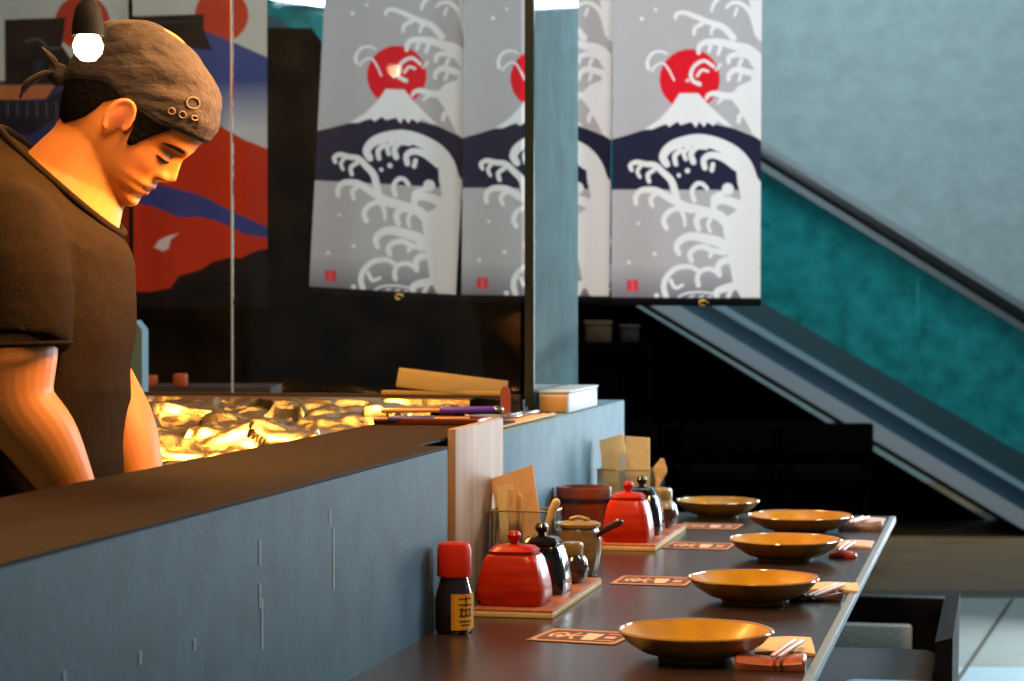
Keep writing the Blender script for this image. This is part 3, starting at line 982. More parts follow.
spice_jar('small round brown spice jar at the end of the nearest serving board', (*P(-0.711, 2.330), TZ), 0.029, 0.07, M['olive_glaze'], M['brown_glaze'], M['brown_glaze'])

serving_board((*P(-0.792, 2.715), CT), 0.134, 0.445, 'small brown serving board under the farther group of pots')
soy_pot('soy_pot', 'red glazed lidded pot in the farther group near the mustard plates', M['red_glaze'], M['red_glaze'], (*P(-0.727, 2.775), TZ), 0.05, 0.05, 0.086)
soy_pot('soy_pot', 'black glazed lidded pot in the farther group behind the red one', M['black_glaze'], M['black_glaze'], (*P(-0.722, 2.868), TZ), 0.046, 0.046, 0.086)
spice_jar('round mustard and brown glazed jar at the end of the farther serving board', (*P(-0.703, 2.958), TZ), 0.038, 0.085, M['olive_glaze'], M['brown_glaze'], M['olive_glaze'])

# soy bottle
t = thing('sauce_bottle', 'small dark sauce bottle with a bright red cap against the grey wall', 'bottle', (*P(-0.789, 1.972), CT))
latheo('glass_body', [(0, 0), (.025, 0), (.0285, .006), (.0285, .05), (.026, .064), (.024, .07), (.021, .082), (.0195, .088), (0, .088)], M['soy_glass'], t, 32, p=2.6)
cl = Canvas(0, 60, 0, 100, 2, (206, 132, 26))
cl.poly([(4, 4), (56, 4), (56, 96), (4, 96)], (222, 156, 40))
for pts in ([(15, 14), (45, 14)], [(30, 10), (30, 34)], [(15, 30), (46, 32)], [(16, 44), (44, 44)], [(20, 40), (18, 62)], [(42, 42), (40, 62)], [(16, 62), (46, 60)], [(30, 44), (30, 60)], [(16, 76), (44, 76)], [(20, 86), (40, 86)]):
    cl.stroke(pts, 5, 5, (70, 30, 10), 1)


def lpos(u, v):
    a = math.radians(-88 + 92 * u)
    return (0.0297 * math.copysign(abs(math.cos(a)) ** (2 / 2.6), math.cos(a)), 0.0297 * math.copysign(abs(math.sin(a)) ** (2 / 2.6), math.sin(a)), 0.062 - 0.055 * v)


dyed('label', cl, lpos, M['label_gold'], t)
bm = bmesh.new()
lathe(bm, [(0, .086), (.0255, .086), (.0262, .089), (.0258, .127), (.0235, .135), (.019, .137), (0, .137)], 48, wav=0.0)
done('cap', bm, M['red_plastic'], t)


# clear holders with papers
def holder(label, loc, w, d, h):
    t = thing('menu_holder', label, 'holder', loc)
    bm = bmesh.new()
    th = 0.003
    box(bm, (0, -d / 2, h / 2), (w, th, h))
    box(bm, (0, d / 2, h / 2), (w, th, h))
    box(bm, (-w / 2 + th / 2, 0, h / 2), (th, d - th - .0005, h))
    box(bm, (w / 2 - th / 2, 0, h / 2), (th, d - th - .0005, h))
    box(bm, (0, 0, th / 2), (w - 2.2 * th, d - 1.2 * th, th))
    done('clear_wall', bm, M['clear'], t, smooth=False)
    bm = bmesh.new()
    tube(bm, [(-w / 2, -d / 2, h), (w / 2, -d / 2, h), (w / 2, d / 2, h), (-w / 2, d / 2, h), (-w / 2, -d / 2, h)], 0.0018, 6)
    done('rim', bm, M['olive_glaze'], t)
    return t


def sheet(name, label, loc, w, h, thick, m, lean_x=0.0, lean_y=0.0, rz=0.0, cat='paper sleeve', group=None, slant=0.0, curl=0.0):
    """an upright paper sleeve standing at loc"""
    bm = bmesh.new()
    n = 10
    rings = []
    for k in range(n + 1):
        v = k / n
        yb = curl * v * v
        topo = slant * v
        rings.append([(-w / 2, yb - thick / 2, v * h), (0, yb - thick / 2 - .001, v * (h + topo / 2)), (w / 2, yb - thick / 2, v * (h + topo)),
                      (w / 2, yb + thick / 2, v * (h + topo)), (0, yb + thick / 2, v * (h + topo / 2)), (-w / 2, yb + thick / 2, v * h)])
    ring_loft(bm, rings)
    o = tag(done(name, bm, m, angle=50), label, cat, group)
    o.location = loc
    o.rotation_euler = (lean_x, lean_y, rz)
    return o


holder('clear menu holder behind the nearest black pot, leaning papers inside', (*P(-0.797, 2.335), CT), 0.113, 0.07, 0.135)
G1 = 'paper sleeves in the nearest holder'
sheet('paper_sleeve', 'large tan paper sleeve leaning at the back of the nearest holder', (*P(-0.800, 2.347), CT + .004), 0.078, 0.190, 0.004, M['paper_tan'], 0, math.radians(-8), 0, group=G1, slant=0.016)
sheet('paper_sleeve', 'narrow tan paper sleeve at the front left of the nearest holder', (*P(-0.822, 2.335), CT + .004), 0.030, 0.172, 0.004, M['paper'], 0, math.radians(-5), 0, group=G1, slant=0.004)
sheet('paper_sleeve', 'thin orange tan paper sleeve in front of the large one in the nearest holder', (*P(-0.806, 2.326), CT + .004), 0.022, 0.168, 0.003, M['paper_tan'], 0, math.radians(-4), 0, group=G1)
for k, (x, lab) in enumerate(((-.826, 'wooden fork handle standing left in the nearest holder'), (-.812, 'wooden stick handle standing right in the nearest holder'))):
    t = thing('wooden_fork', lab, 'fork', (*P(x, 2.3235), CT + .006), 0, 'wooden handles in the nearest holder')
    tubeo('handle', [(0, 0, 0.003), (.004, 0, .10), (.006, 0, .152)], [.003, .004, .0055], M['stick_wood'], t, n=8, k=3)
t = thing('wooden_spoon', 'pale curved wooden spoon handle leaning out of the nearest holder', 'spoon', (*P(-0.772, 2.33), CT + .006))
tubeo('handle', [(0.004, -.01, 0.004), (.010, -.014, .06), (.020, -.016, .11), (.034, -.018, .146)], [.005, .006, .0072, .0075], M['light_wood'], t, n=10, k=5)

holder('clear menu holder behind the farther pots with cream papers inside', (*P(-0.812, 3.125), CT), 0.145, 0.075, 0.116)
G2 = 'cream paper sleeves in the farther holder'
sheet('paper_sleeve', 'wide cream paper sleeve on the left of the farther holder', (*P(-0.842, 3.135), CT + .004), 0.058, 0.180, 0.006, M['paper'], 0, math.radians(-6), 0, group=G2, slant=0.010)
sheet('paper_sleeve', 'wide cream paper sleeve on the right of the farther holder', (*P(-0.797, 3.125), CT + .004), 0.056, 0.188, 0.006, M['paper'], 0, math.radians(0), 0, group=G2, slant=-0.003)
sheet('paper_sleeve', 'pointed white paper sleeve at the front of the farther holder', (*P(-0.822, 3.108), CT + .004), 0.016, 0.15, 0.003, M['white_plastic'], 0, math.radians(-3), 0, group=G2)
t = thing('wooden_spoon', 'pale wooden spoon leaning out to the right of the farther holder', 'spoon', (*P(-0.757, 3.115), CT + .006))
tubeo('handle', [(0, 0, 0.004), (.006, -.002, .05), (.012, -.003, .09)], [.004, .005, .006], M['light_wood'], t, n=10, k=4)
tubeo('spoon_bowl', [(.012, -.003, .088), (.016, -.003, .112), (.020, -.004, .132)], [.008, .016, .007], M['light_wood'], t, n=14, k=4, flat=0.3, up=(0, 1, 0))

# ladle jar and wooden tub
t = thing('sauce_jar', 'brown glazed sauce jar with flat lid between the two groups of pots', 'jar', (*P(-0.742, 2.475), CT))
latheo('body', [(0, 0), (.030, 0), (.036, .01), (.0405, .04), (.0405, .062), (.037, .080), (.034, .086), (.030, .086), (.030, .02), (0, .02)], M['jar_glaze'], t, 44)
latheo('lid', [(0, .086), (.038, .086), (.040, .089), (.040, .093), (.034, .096), (.010, .098), (0, .098)], M['olive_glaze'], t, 44)
tubeo('lid_handle', [(-.016, 0, .1), (.0, 0, .104), (.016, 0, .1)], .004, M['olive_glaze'], t, n=8, k=3)
t = thing('ladle', 'dark red lacquered ladle handle sticking out of the brown sauce jar', 'ladle', (*P(-0.742, 2.475), CT))
tubeo('handle', [(0.037, -.012, .072), (.052, -.015, .084), (.078, -.018, .098)], [.0042, .006, .0075], M['ladle'], t, n=12, k=4)
t = thing('wooden_tub', 'round reddish brown wooden tub behind the sauce jar', 'tub', (*P(-0.838, 2.83), CT))
latheo('body', [(0, 0), (.052, 0), (.056, .006), (.0585, .105), (.058, .112), (.053, .112), (.051, .1), (.050, .01), (0, .01)], M['bowl_wood'], t, 48)
latheo('hoop', [(.0575, .080), (.0602, .081), (.0602, .090), (.0575, .091)], M['ladle'], t, 48)

# ================================================================== COUNTER: place settings
PL = [(-0.411, 1.940, 1.0, 'front'), (-0.396, 2.338, 1.01, 'second'), (-0.404, 2.738, 1.0, 'third'), (-0.419, 3.066, 1.05, 'fourth'), (-0.632, 3.228, 0.89, 'last')]


def make_plate():
    t = thing('plate', '', 'plate', (0, 0, 0), 0, 'mustard glazed plates along the counter')
    # outside, then inside
    latheo('underside', [(0, .003), (.034, .003), (.038, 0), (.052, 0), (.055, .006), (.074, .011), (.094, .024), (.1075, .0385), (.1065, .0395), (.09, .026), (.07, .014), (0, .009)], M['mustard_dark'], t, 80, wav=0.012, wn=7)
    latheo('bowl', [(0, .0095), (.040, .0095), (.068, .0145), (.088, .0262), (.1055, .0405), (.1030, .0395), (.086, .0245), (.066, .0125), (.038, .0078), (0, .0078)], M['mustard'], t, 80, wav=0.012, wn=7)
    latheo('rim', [(.1045, .0395), (.1078, .0385), (.1092, .0402), (.1082, .0422), (.1060, .0420)], M['rim_glaze'], t, 80, wav=0.012, wn=7)
    return t


pl = make_plate()
pdesc = ['mustard glazed plate nearest the camera, with rust coloured chopstick rest beside it',
         'mustard glazed plate second along the counter, beside the curved brown chopstick rest',
         'mustard glazed plate third along the counter, beside the red oval chopstick rest',
         'mustard glazed plate fourth along the counter, beside the grey brown chopstick rest',
         'smaller looking mustard glazed plate beside the mustard and brown jar, farthest from camera']
for k, (x, y, s, w) in enumerate(PL):
    o = pl if k == 0 else copy_tree(pl)
    o.location = (*P(x, y), CT)
    o.rotation_euler.z = 0.5 * k
    o.scale = (s, s, s if k < 3 else 0.95)
    o['label'] = pdesc[k]
    o['category'] = 'plate'

# printed paper cards
cc = Canvas(0, 120, 0, 80, 1.5, (150, 96, 66))
cc.poly([(6, 4), (114, 4), (118, 14), (118, 66), (112, 76), (8, 76), (2, 66), (2, 14)], (186, 140, 104))
cc.poly([(10, 9), (110, 9), (113, 18), (113, 62), (108, 71), (12, 71), (7, 62), (7, 18)], (92, 54, 38))
cc.stroke([(20, 50), (16, 35), (28, 25), (38, 38), (30, 52)], 5, 5, (218, 170, 132))
cc.circle(28, 42, 5, (224, 180, 150))
cc.stroke([(48, 22), (44, 40), (52, 58)], 5, 5, (206, 160, 116))
cc.stroke([(42, 40), (58, 36)], 5, 5, (206, 160, 116), 1)
cc.poly([(58, 20), (82, 22), (82, 60), (66, 62), (62, 44)], (206, 186, 158))
cc.poly([(90, 34), (104, 34), (104, 46), (90, 46)], (226, 178, 156))
cc.stroke([(88, 20), (106, 22)], 4, 4, (206, 160, 116), 1)
cc.stroke([(88, 60), (106, 58)], 4, 4, (206, 160, 116), 1)
cardp = None
for k, (x, y, a, w) in enumerate(((-.596, 2.010, -8, 'nearest plate'), (-.595, 2.452, -2, 'second plate'), (-.592, 2.832, -3, 'third plate'), (-.622, 3.085, -3, 'fourth plate'))):
    if cardp is None:
        o = cardp = dyed('paper_card', cc, lambda u, v: ((u - .5) * .138, (.5 - v) * .130, 0), M['card'])
    else:
        o = cardp.copy()
        COL.objects.link(o)
    o.location = (*P(x, y), CT + 0.0012)
    o.rotation_euler.z = math.radians(a)
    tag(o, 'small brown and cream printed paper card on the counter left of the ' + w, 'card', 'printed cards beside the plates')


def napkin(label, loc, w, d, m, rz=0.0, taper=0.0):
    bm = bmesh.new()
    n = 8
    rings = []
    for k in range(n + 1):
        v = k / n
        hh = 0.003 + 0.0025 * math.sin(v * PI) + .001 * v
        yy = d * 0.75 * (1 - taper * (1 - v))
        x = (v - .5) * w
        rings.append([(x, -yy, 0.0004), (x, -yy, hh), (x, -yy * .2, hh + .002), (x, yy, hh), (x, yy, 0.0004)])
    ring_loft(bm, rings)
    o = tag(done('folded_napkin', bm, m, angle=40), label, 'napkin', 'folded paper napkins by the plates')
    o.location = (*P(*loc), CT)
    o.rotation_euler.z = rz
    return o


napkin('folded cream paper napkin right of the nearest plate', (-0.303, 2.045), 0.085, 0.105, M['napkin'], 0.12, 0.2)
napkin('folded cream paper napkin right of the second plate', (-0.290, 2.49), 0.10, 0.075, M['napkin'], 0.06, 0.2)
napkin('folded pinkish paper napkin right of the third plate', (-0.295, 2.945), 0.08, 0.08, M['napkin_pink'], 0.0, 0.1)
napkin('folded pinkish paper napkin right of the fourth plate', (-0.300, 3.262), 0.085, 0.09, M['napkin_pink'], 0.0, 0.2)
napkin('folded dark edged paper napkin right of the farthest plate', (-0.500, 3.335), 0.10, 0.05, M['rest_grey'], 0.0, 0.1)


def rest(label, loc, prof_pts, m, rz=0.0, wid=0.03):
    """chopstick rest: a bar that dips in the middle"""
    bm = bmesh.new()
    rings = []
    for x, z, w in prof_pts:
        w2 = w * wid * 0.65
        rings.append([(x, -w2, 0.0005), (x, -w2 * 1.05, z * .6), (x, -w2 * .8, z), (x, w2 * .8, z), (x, w2 * 1.05, z * .6), (x, w2, 0.0005)])
    ring_loft(bm, rings)
    o = tag(done('chopstick_rest', bm, m, angle=50), label, 'chopstick rest', 'chopstick rests by the plates')
    o.location = (*P(*loc), CT)
    o.rotation_euler.z = rz
    return o


flatp = [(-.048, .016, .9), (-.044, .019, 1), (-.022, .015, .95), (0, .013, .95), (.022, .015, .95), (.044, .019, 1), (.048, .016, .9)]
oval = [(-.028, .003, .2), (-.025, .009, .7), (-.012, .012, 1), (0, .011, 1.05), (.012, .012, 1), (.025, .009, .7), (.028, .003, .2)]
curv = [(-.045, .019, .4), (-.040, .021, .8), (-.024, .012, 1), (-.004, .007, 1), (.018, .008, 1), (.038, .013, .8), (.045, .014, .3)]
rest('flat rust coloured ceramic chopstick rest beside the nearest plate', (-0.303, 1.925), flatp, M['rust'], 0.04, .045)
rest('curved dark brown chopstick rest beside the second plate', (-0.300, 2.385), curv, M['rest_brown'], 0.1, .03)
rest('glossy red oval chopstick rest beside the third plate', (-0.300, 2.800), oval, M['rest_red'], 0.0, .03)
rest('grey brown flat chopstick rest beside the fourth plate', (-0.300, 3.150), flatp, M['rest_grey'], 0.05, .035)
tips = [((-.293, 1.905, .022), (-.273, 2.1, .012), 'nearest'), ((-.305, 2.365, .012), (-.248, 2.54, .012), 'second'), ((-.303, 2.785, .017), (-.290, 2.97, .012), 'third'), ((-.318, 3.135, .018), (-.285, 3.31, .012), 'fourth')]
for a, b, w in tips:
    for s in (-1, 1):
        aa = Vector((*P(a[0] + s * .0045, a[1]), CT + a[2]))
        bb = Vector((*P(b[0] + s * .0065, b[1]), CT + b[2]))
        bb = aa + (bb - aa) * 0.62
        bm = bmesh.new()
        tube(bm, [(0, 0, 0), tuple(bb - aa)], [.0026, .0042], 8)
        o = tag(done('chopstick', bm, M['chopstick'], angle=60), 'pale pinkish wooden chopstick beside the %s plate, %s of its pair' % (w, 'left' if s < 0 else 'right'), 'chopstick', 'chopsticks on the rests')
        o.location = aa

# ================================================================== SEATS
t = thing('armchair', 'low dark wooden armchair with grey fabric seat pushed under the counter', 'chair', (-0.35, 4.85, 0))
boxo('seat_cushion', (-0.02, -0.08, 0.455), (0.46, 0.50, 0.09), M['grey_fabric'], t, bev=0.025, seg=4)
boxo('arm_rail', (-0.03, 0.34, 0.562), (0.50, 0.05, 0.054), M['dark_wood'], t, bev=0.004)
boxo('arm_pad', (0.02, 0.29, 0.498), (0.26, 0.045, 0.07), M['pale_fabric'], t, bev=0.008)
boxo('arm_base', (-0.01, 0.335, 0.37), (0.46, 0.04, 0.34), M['dark_wood'], t)
bm = bmesh.new()
prism(bm, [(0.218, 0.12), (0.245, 0.12), (0.252, 0.598), (0.218, 0.588)], -0.34, 0.37)
done('backrest', bm, M['dark_wood'], t)
for x, y in ((-0.22, 0.33), (0.22, 0.33), (-0.22, -0.30), (0.22, -0.30)):
    boxo('leg', (x, y, 0.21), (0.045, 0.045, 0.42), M['dark_wood'], t)
t = thing('padded_stool', 'pale blue grey padded stool tucked beside the counter in front of the armchair', 'stool', (-0.22, 4.23, 0))
boxo('cushion', (0.015, 0.0, 0.48), (0.21, 0.40, 0.10), M['blue_fabric'], t, bev=0.03, seg=4)
for x in (-.07, .09):
    for y in (-.15, .15):
        boxo('leg', (x, y, 0.215), (0.03, 0.03, 0.43), M['dark_wood'], t)

# ================================================================== LAMPS
def pendant(label, loc):
    t = thing('pendant_lamp', label, 'lamp', loc, YAW, 'pendant lamps over the kitchen')
    latheo('shade', [(.006, .066), (.010, .064), (.017, .054), (.021, .034), (.022, .016), (.0205, .016), (.019, .032), (.015, .048), (.006, .058)], M['black_metal'], t, 28)
    bm = bmesh.new()
    lathe(bm, [(0, -.019), (.010, -.017), (.0185, -.007), (.0205, .003), (.017, .013), (.010, .022), (0, .024)], 24)
    done('bulb', bm, M['bulb'], t)
    tubeo('cord', [(0, 0, .058), (0, 0, 2.94 - loc[2])], .0025, M['black_metal'], t, n=6)
    return t


pendant('small black pendant lamp with a glaring bulb beside the cook head', (-1.218, 2.934, 1.592))
pendant('small black pendant lamp behind the cook, out at the far side of the kitchen', (-1.777, 3.3, 1.93))

# ================================================================== THE COOK
CH = thing('person', 'cook in dark t-shirt and brown head wrap looking down at his work behind the ledge', 'person', (-1.354, 3.154, 0), YAW)


def grid_remesh(bm, vox, name, smooth=4, fac=0.5):
    me = bpy.data.meshes.new(name + '_src')
    bmesh.ops.recalc_face_normals(bm, faces=bm.faces)
    bm.to_mesh(me)
    bm.free()
    o = bpy.data.objects.new(name + '_src', me)
    COL.objects.link(o)
    r = o.modifiers.new('r', 'REMESH')
    r.mode = 'VOXEL'
    r.voxel_size = vox
    r.adaptivity = 0
    s = o.modifiers.new('s', 'SMOOTH')
    s.iterations = smooth
    s.factor = fac
    dg = bpy.context.evaluated_depsgraph_get()
    dg.update()
    me2 = bpy.data.meshes.new_from_object(o.evaluated_get(dg))
    bpy.data.objects.remove(o)
    bpy.data.meshes.remove(me)
    me2.shade_smooth()
    return me2


# --- head, drawn in its own frame: u up the face, f forward, s sideways (cm)
HU = [-10.2, -9.6, -8.7, -7.6, -6.6, -5.9, -5.2, -4.2, -2, 0.5, 2.2, 4, 7, 10, 12, 13.4, 14.2, 14.5]
HF = [8.0, 9.6, 10.2, 10.1, 10.5, 10.5, 10.8, 10.6, 10.8, 11.1, 12.0, 12.4, 12.3, 11.0, 8.6, 5.6, 2.5, 0.6]
HB = [6, 3.5, 0, -2.5, -4, -5, -5.8, -6.6, -7.6, -8.6, -9.2, -9.4, -9.3, -8.2, -6.4, -4.4, -2.2, -.4]
HW = [.8, 2.5, 4.1, 5.2, 5.9, 6.2, 6.4, 6.7, 7.1, 7.3, 7.4, 7.5, 7.4, 6.7, 5.6, 4.2, 2.4, .6]
HN = 2.35
HC = Vector((0.083, 0.008, 1.522))
HA = math.radians(38)
HY = math.radians(7)


def sec(u):
    return float(np.interp(u, HU, HF)), float(np.interp(u, HU, HB)), float(np.interp(u, HU, HW))


def head_to_body(u, f, s):
    x = (math.cos(HA) * f + math.sin(HA) * u) * 0.01
    z = (-math.sin(HA) * f + math.cos(HA) * u) * 0.01
    y = s * 0.01
    return (HC.x + x * math.cos(HY) + y * math.sin(HY), HC.y - x * math.sin(HY) + y * math.cos(HY), HC.z + z)


def body_to_head(p):
    d = Vector(p) - HC
    x = d.x * math.cos(HY) - d.y * math.sin(HY)
    y = d.x * math.sin(HY) + d.y * math.cos(HY)
    f = (math.cos(HA) * x - math.sin(HA) * d.z) * 100
    u = (math.sin(HA) * x + math.cos(HA) * d.z) * 100
    return u, f, y * 100


def g(x, c, w):
    return math.exp(-((x - c) / w) ** 2)


def feat(u, s):
    a = abs(s)
    d = 0.0
    # nose: bridge to tip, wings
    prof = float(np.interp(u, [-4.3, -3.7, -3.1, -2.3, -1.2, 0.4, 1.6, 2.6], [0, .9, 1.9, 2.25, 1.7, 1.0, .55, 0]))
    wid = float(np.interp(u, [-4.3, -3, -1.5, 0.5, 2], [1.25, 1.25, .95, .75, .9]))
    d += prof * g(s, 0, wid)
    d += 0.7 * g(u, -3.0, .65) * g(a, 1.35, .55)
    # sockets, lids, brows
    d -= 0.85 * g(u, 0.6, 1.0) * g(a, 2.9, 1.5)
    d += 0.62 * g(u, -.15, .75) * g(a, 3.1, 1.25)
    d += 0.35 * g(u, 2.0, .7) * g(a, 2.8, 1.8)
    # lips
    d += 0.42 * g(u, -5.25, .42) * g(s, 0, 1.9)
    d += 0.40 * g(u, -6.45, .48) * g(s, 0, 1.6)
    d -= 0.30 * g(u, -5.85, .22) * g(s, 0, 2.2)
    d -= 0.30 * g(u, -7.4, .5) * g(s, 0, 2.0)
    d += 0.25 * g(u, -8.9, .8) * g(s, 0, 1.8)
    d += 0.35 * g(u, -2.2, 1.8) * g(a, 4.2, 1.6)
    return d


def surf(u, t, off=0.0):
    fr, bk, w = sec(u)
    c, h = (fr + bk) / 2, (fr - bk) / 2
    ct, st = math.cos(t), math.sin(t)
    x = math.copysign(abs(ct) ** (2 / HN), ct)
    y = math.copysign(abs(st) ** (2 / HN), st)
    return c + (h + off) * x, (w + off) * y


bm = bmesh.new()
rings = []
NT = 180
for k in range(110):
    u = -10.2 + 24.7 * k / 109
    ring = []
    for i in range(NT):
        t = 2 * PI * i / NT
        f, s = surf(u, t)
        if math.cos(t) > 0:
            f += feat(u, s) * min(1, math.cos(t) * 2.2)
        ring.append(head_to_body(u, f, s))
    rings.append(ring)
ring_loft(bm, rings)
# ears
for sd in (-1, 1):
    er = []
    for k in range(13):
        v = k / 12
        uu = 3.6 - 6.3 * v
        half = 1.75 * math.sin(PI * min(1, (v * .9 + .06))) ** .6 * (1 - .33 * v)
        ff = 3.1 - 0.9 * v
        w0 = sec(uu)[2]
        ring = []
        for i in range(14):
            a = 2 * PI * i / 14
            fx = ff + half * math.cos(a)
            out = 0.75 - 0.55 * math.cos(a) * 1.0
            ss = w0 * (0.985) + out * (.55 + .45 * math.sin(PI * v)) + 0.42 * math.sin(a)
            ring.append(head_to_body(uu, fx, sd * ss))
        er.append(ring)
    ring_loft(bm, er)
    # helix rim
    pts = []
    for k in range(15):
        a = math.radians(-60 + 265 * k / 14)
        uu = 0.85 + 2.75 * math.sin(a)
        fx = 2.8 - 1.75 * math.cos(a) + .1 * math.sin(a)
        pts.append(head_to_body(uu, fx, sd * (sec(uu)[2] + .95 + .45 * math.cos(a))))
    tube(bm, pts, 0.0036, 8, k=2)
# neck
def ell_tube(bm, st, n=28):
    """rings from (centre, axis-a half vector, axis-b half vector)"""
    rr = []
    for c, a, b in st:
        c, a, b = Vector(c), Vector(a), Vector(b)
        rr.append([tuple(c + a * math.cos(2 * PI * i / n) + b * math.sin(2 * PI * i / n)) for i in range(n)])
    ring_loft(bm, rr)


ell_tube(bm, [((.085, .006, 1.535), (.052, 0, -.03), (0, .055, 0)), ((.052, .006, 1.475), (.062, 0, -.026), (0, .060, 0)),
              ((.022, .006, 1.43), (.072, 0, -.034), (0, .066, 0)), ((-.005, .004, 1.395), (.086, 0, -.06), (0, .082, 0)), ((-.03, .004, 1.35), (.09, 0, -.06), (0, .11, 0))])
# torso inside the shirt
RINGS = [((.091, 1.344), (-.085, 1.499), .088), ((.101, 1.323), (-.124, 1.484), .15), ((.105, 1.303), (-.154, 1.448), .195), ((.105, 1.25), (-.179, 1.374), .212),
         ((.103, 1.184), (-.179, 1.265), .208), ((.097, 1.104), (-.173, 1.148), .2), ((.088, 1.03), (-.164, 1.045), .195), ((.085, .957), (-.158, .957), .195), ((.085, .855), (-.161, .855), .2)]


def torso(bm, k, rings, p=2.5, n=48):
    rr = []
    for (fx, fz), (bx, bz), hb in rings:
        cx, cz = (fx + bx) / 2, (fz + bz) / 2
        ax, az = (fx - bx) / 2 * k, (fz - bz) / 2 * k
        ring = []
        for i in range(n):
            t = 2 * PI * i / n
            ct, st = math.cos(t), math.sin(t)
            x = math.copysign(abs(ct) ** (2 / p), ct)
            y = math.copysign(abs(st) ** (2 / p), st)
            ring.append((cx + ax * x, hb * k * y, cz + az * x))
        rr.append(ring)
    ring_loft(bm, rr)


torso(bm, 0.86, RINGS[1:])
# arms
NEAR = [(-.08, -.11, 1.365), (-.035, -.165, 1.335), (-.018, -.212, 1.271), (-.011, -.246, 1.189), (-.011, -.258, 1.115), (.025, -.252, 1.06), (.057, -.239, .998), (.072, -.222, .960)]
NR = [.05, .056, .057, .056, .053, .050, .037, .029]
FAR = [(-.10, .11, 1.365), (-.08, .16, 1.345), (-.055, .205, 1.262), (-.018, .210, 1.185), (.030, .186, 1.118), (.070, .152, 1.051), (.098, .118, .985), (.108, .100, .958)]
FR = [.05, .056, .058, .054, .050, .047, .035, .029]
tube(bm, NEAR, NR, 24, k=5)
tube(bm, FAR, FR, 24, k=5)


def hand(bm, w, d, side, bend):
    """palm and five fingers from wrist w, pointing along d; the thumb leaves on `side`"""
    w, d = Vector(w), Vector(d).normalized()
    up = Vector((0, 0, 1))
    lat = d.cross(up).normalized() * side      # towards the thumb
    nor = lat.cross(d).normalized()
    if nor.z < 0:
        nor = -nor
    tube(bm, [w - d * .03, w + d * .02, w + d * .055, w + d * .085], [.027, .034, .040, .038], 16, k=3, flat=0.42, up=nor)
    for k, (off, L) in enumerate(((.030, .072), (.010, .080), (-.010, .074), (-.029, .058))):
        b = w + d * (.082 - .006 * abs(k - 1)) + lat * off
        dn = -nor
        p1 = b + d * L * .45 + dn * L * .12 * bend + lat * off * .12
        p2 = p1 + d * L * .28 + dn * L * .28 * bend
        p3 = p2 + d * L * .12 + dn * L * .3 * bend
        tube(bm, [b - d * .02, b, p1, p2, p3], [.0095, .0095, .0088, .008, .0068], 10)
    b = w + d * .025 + lat * .030
    tube(bm, [b - lat * .012, b + lat * .018 + d * .022 - nor * .006, b + lat * .027 + d * .048 - nor * .012, b + lat * .028 + d * .066 - nor * .016], [.014, .0125, .0105, .008], 10)


hand(bm, (.072, -.222, .960), (.05, .98, -.10), -1, .55)
hand(bm, (.108, .100, .958), (.30, -.75, -.06), 1, .45)
# legs
for sy in (-1, 1):
    tube(bm, [(-.05, sy * .10, .86), (-.045, sy * .105, .5), (-.055, sy * .105, .12), (-.05, sy * .105, .05)], [.09, .062, .042, .04], 18, k=3)
me = grid_remesh(bm, 0.0027, 'body', 3, 0.5)
# skin colouring by place; shade painted into ear hollow, nostrils and mouth line
nv = len(me.vertices)
co = np.empty(nv * 3, np.float32)
me.vertices.foreach_get('co', co)
co = co.reshape(-1, 3)
base = np.array(s2l((224, 136, 60)))
lip = np.array(s2l((176, 84, 66)))
ruddy = np.array(s2l((214, 122, 84)))
colr = np.tile(base, (nv, 1))
d = co - np.array(HC)
xx = d[:, 0] * math.cos(HY) - d[:, 1] * math.sin(HY)
ss = (d[:, 0] * math.sin(HY) + d[:, 1] * math.cos(HY)) * 100
ff = (math.cos(HA) * xx - math.sin(HA) * d[:, 2]) * 100
uu = (math.sin(HA) * xx + math.cos(HA) * d[:, 2]) * 100
front = np.clip((ff - 8.2) / 1.0, 0, 1)
lw = front * np.clip(1.2 - np.abs(ss) / 2.4, 0, 1) * np.exp(-(((uu + 5.85) / .95) ** 4))
ml = front * (np.abs(ss) < 2.3) * np.exp(-((uu + 5.85 - 0.0 * ss) / .2) ** 2)
ck = np.exp(-((uu + 2.5) / 2.2) ** 2 - ((np.abs(ss) - 5) / 2.2) ** 2) * (ff > 3)
er = np.clip((np.abs(ss) - np.interp(uu, HU, HW) - .1) / .4, 0, 1) * (np.abs(uu) < 5) * (np.abs(ff - 2) < 3.5)
ns = front * np.exp(-((uu + 3.75) / .28) ** 2 - ((np.abs(ss) - .75) / .45) ** 2)
ear_shade = np.exp(-((uu - .7) / 1.5) ** 2 - ((ff - 2.9) / .75) ** 2) * (np.abs(ss) > np.interp(uu, HU, HW) + .1)  # painted shade in the hollow of the ear
for wgt, c in ((ear_shade * .8, np.array(s2l((120, 44, 22)))), (ck * .35, ruddy), (er * .55, ruddy), (np.clip(lw, 0, 1) * .85, lip), (np.clip(ml, 0, 1) * .85, np.array(s2l((70, 28, 22)))), (np.clip(ns, 0, 1) * .8, np.array(s2l((80, 34, 22))))):
    wgt = np.clip(wgt, 0, 1)[:, None]
    colr = colr * (1 - wgt) + c * wgt
at = me.color_attributes.new('dye', 'FLOAT_COLOR', 'POINT')
at.data.foreach_set('color', np.concatenate([colr, np.ones((nv, 1))], 1).astype(np.float32).ravel())
me.materials.clear()
me.materials.append(M['skin'])
body = link(bpy.data.objects.new('body', me), CH)


# --- hair: patches lying on the head
def side_s(u, f, off=0.0):
    fr, bk, w = sec(u)
    c, h = (fr + bk) / 2, (fr - bk) / 2
    q = min(1, abs((f - c) / (h + off)))
    return (w + off) * (1 - q ** HN) ** (1 / HN)


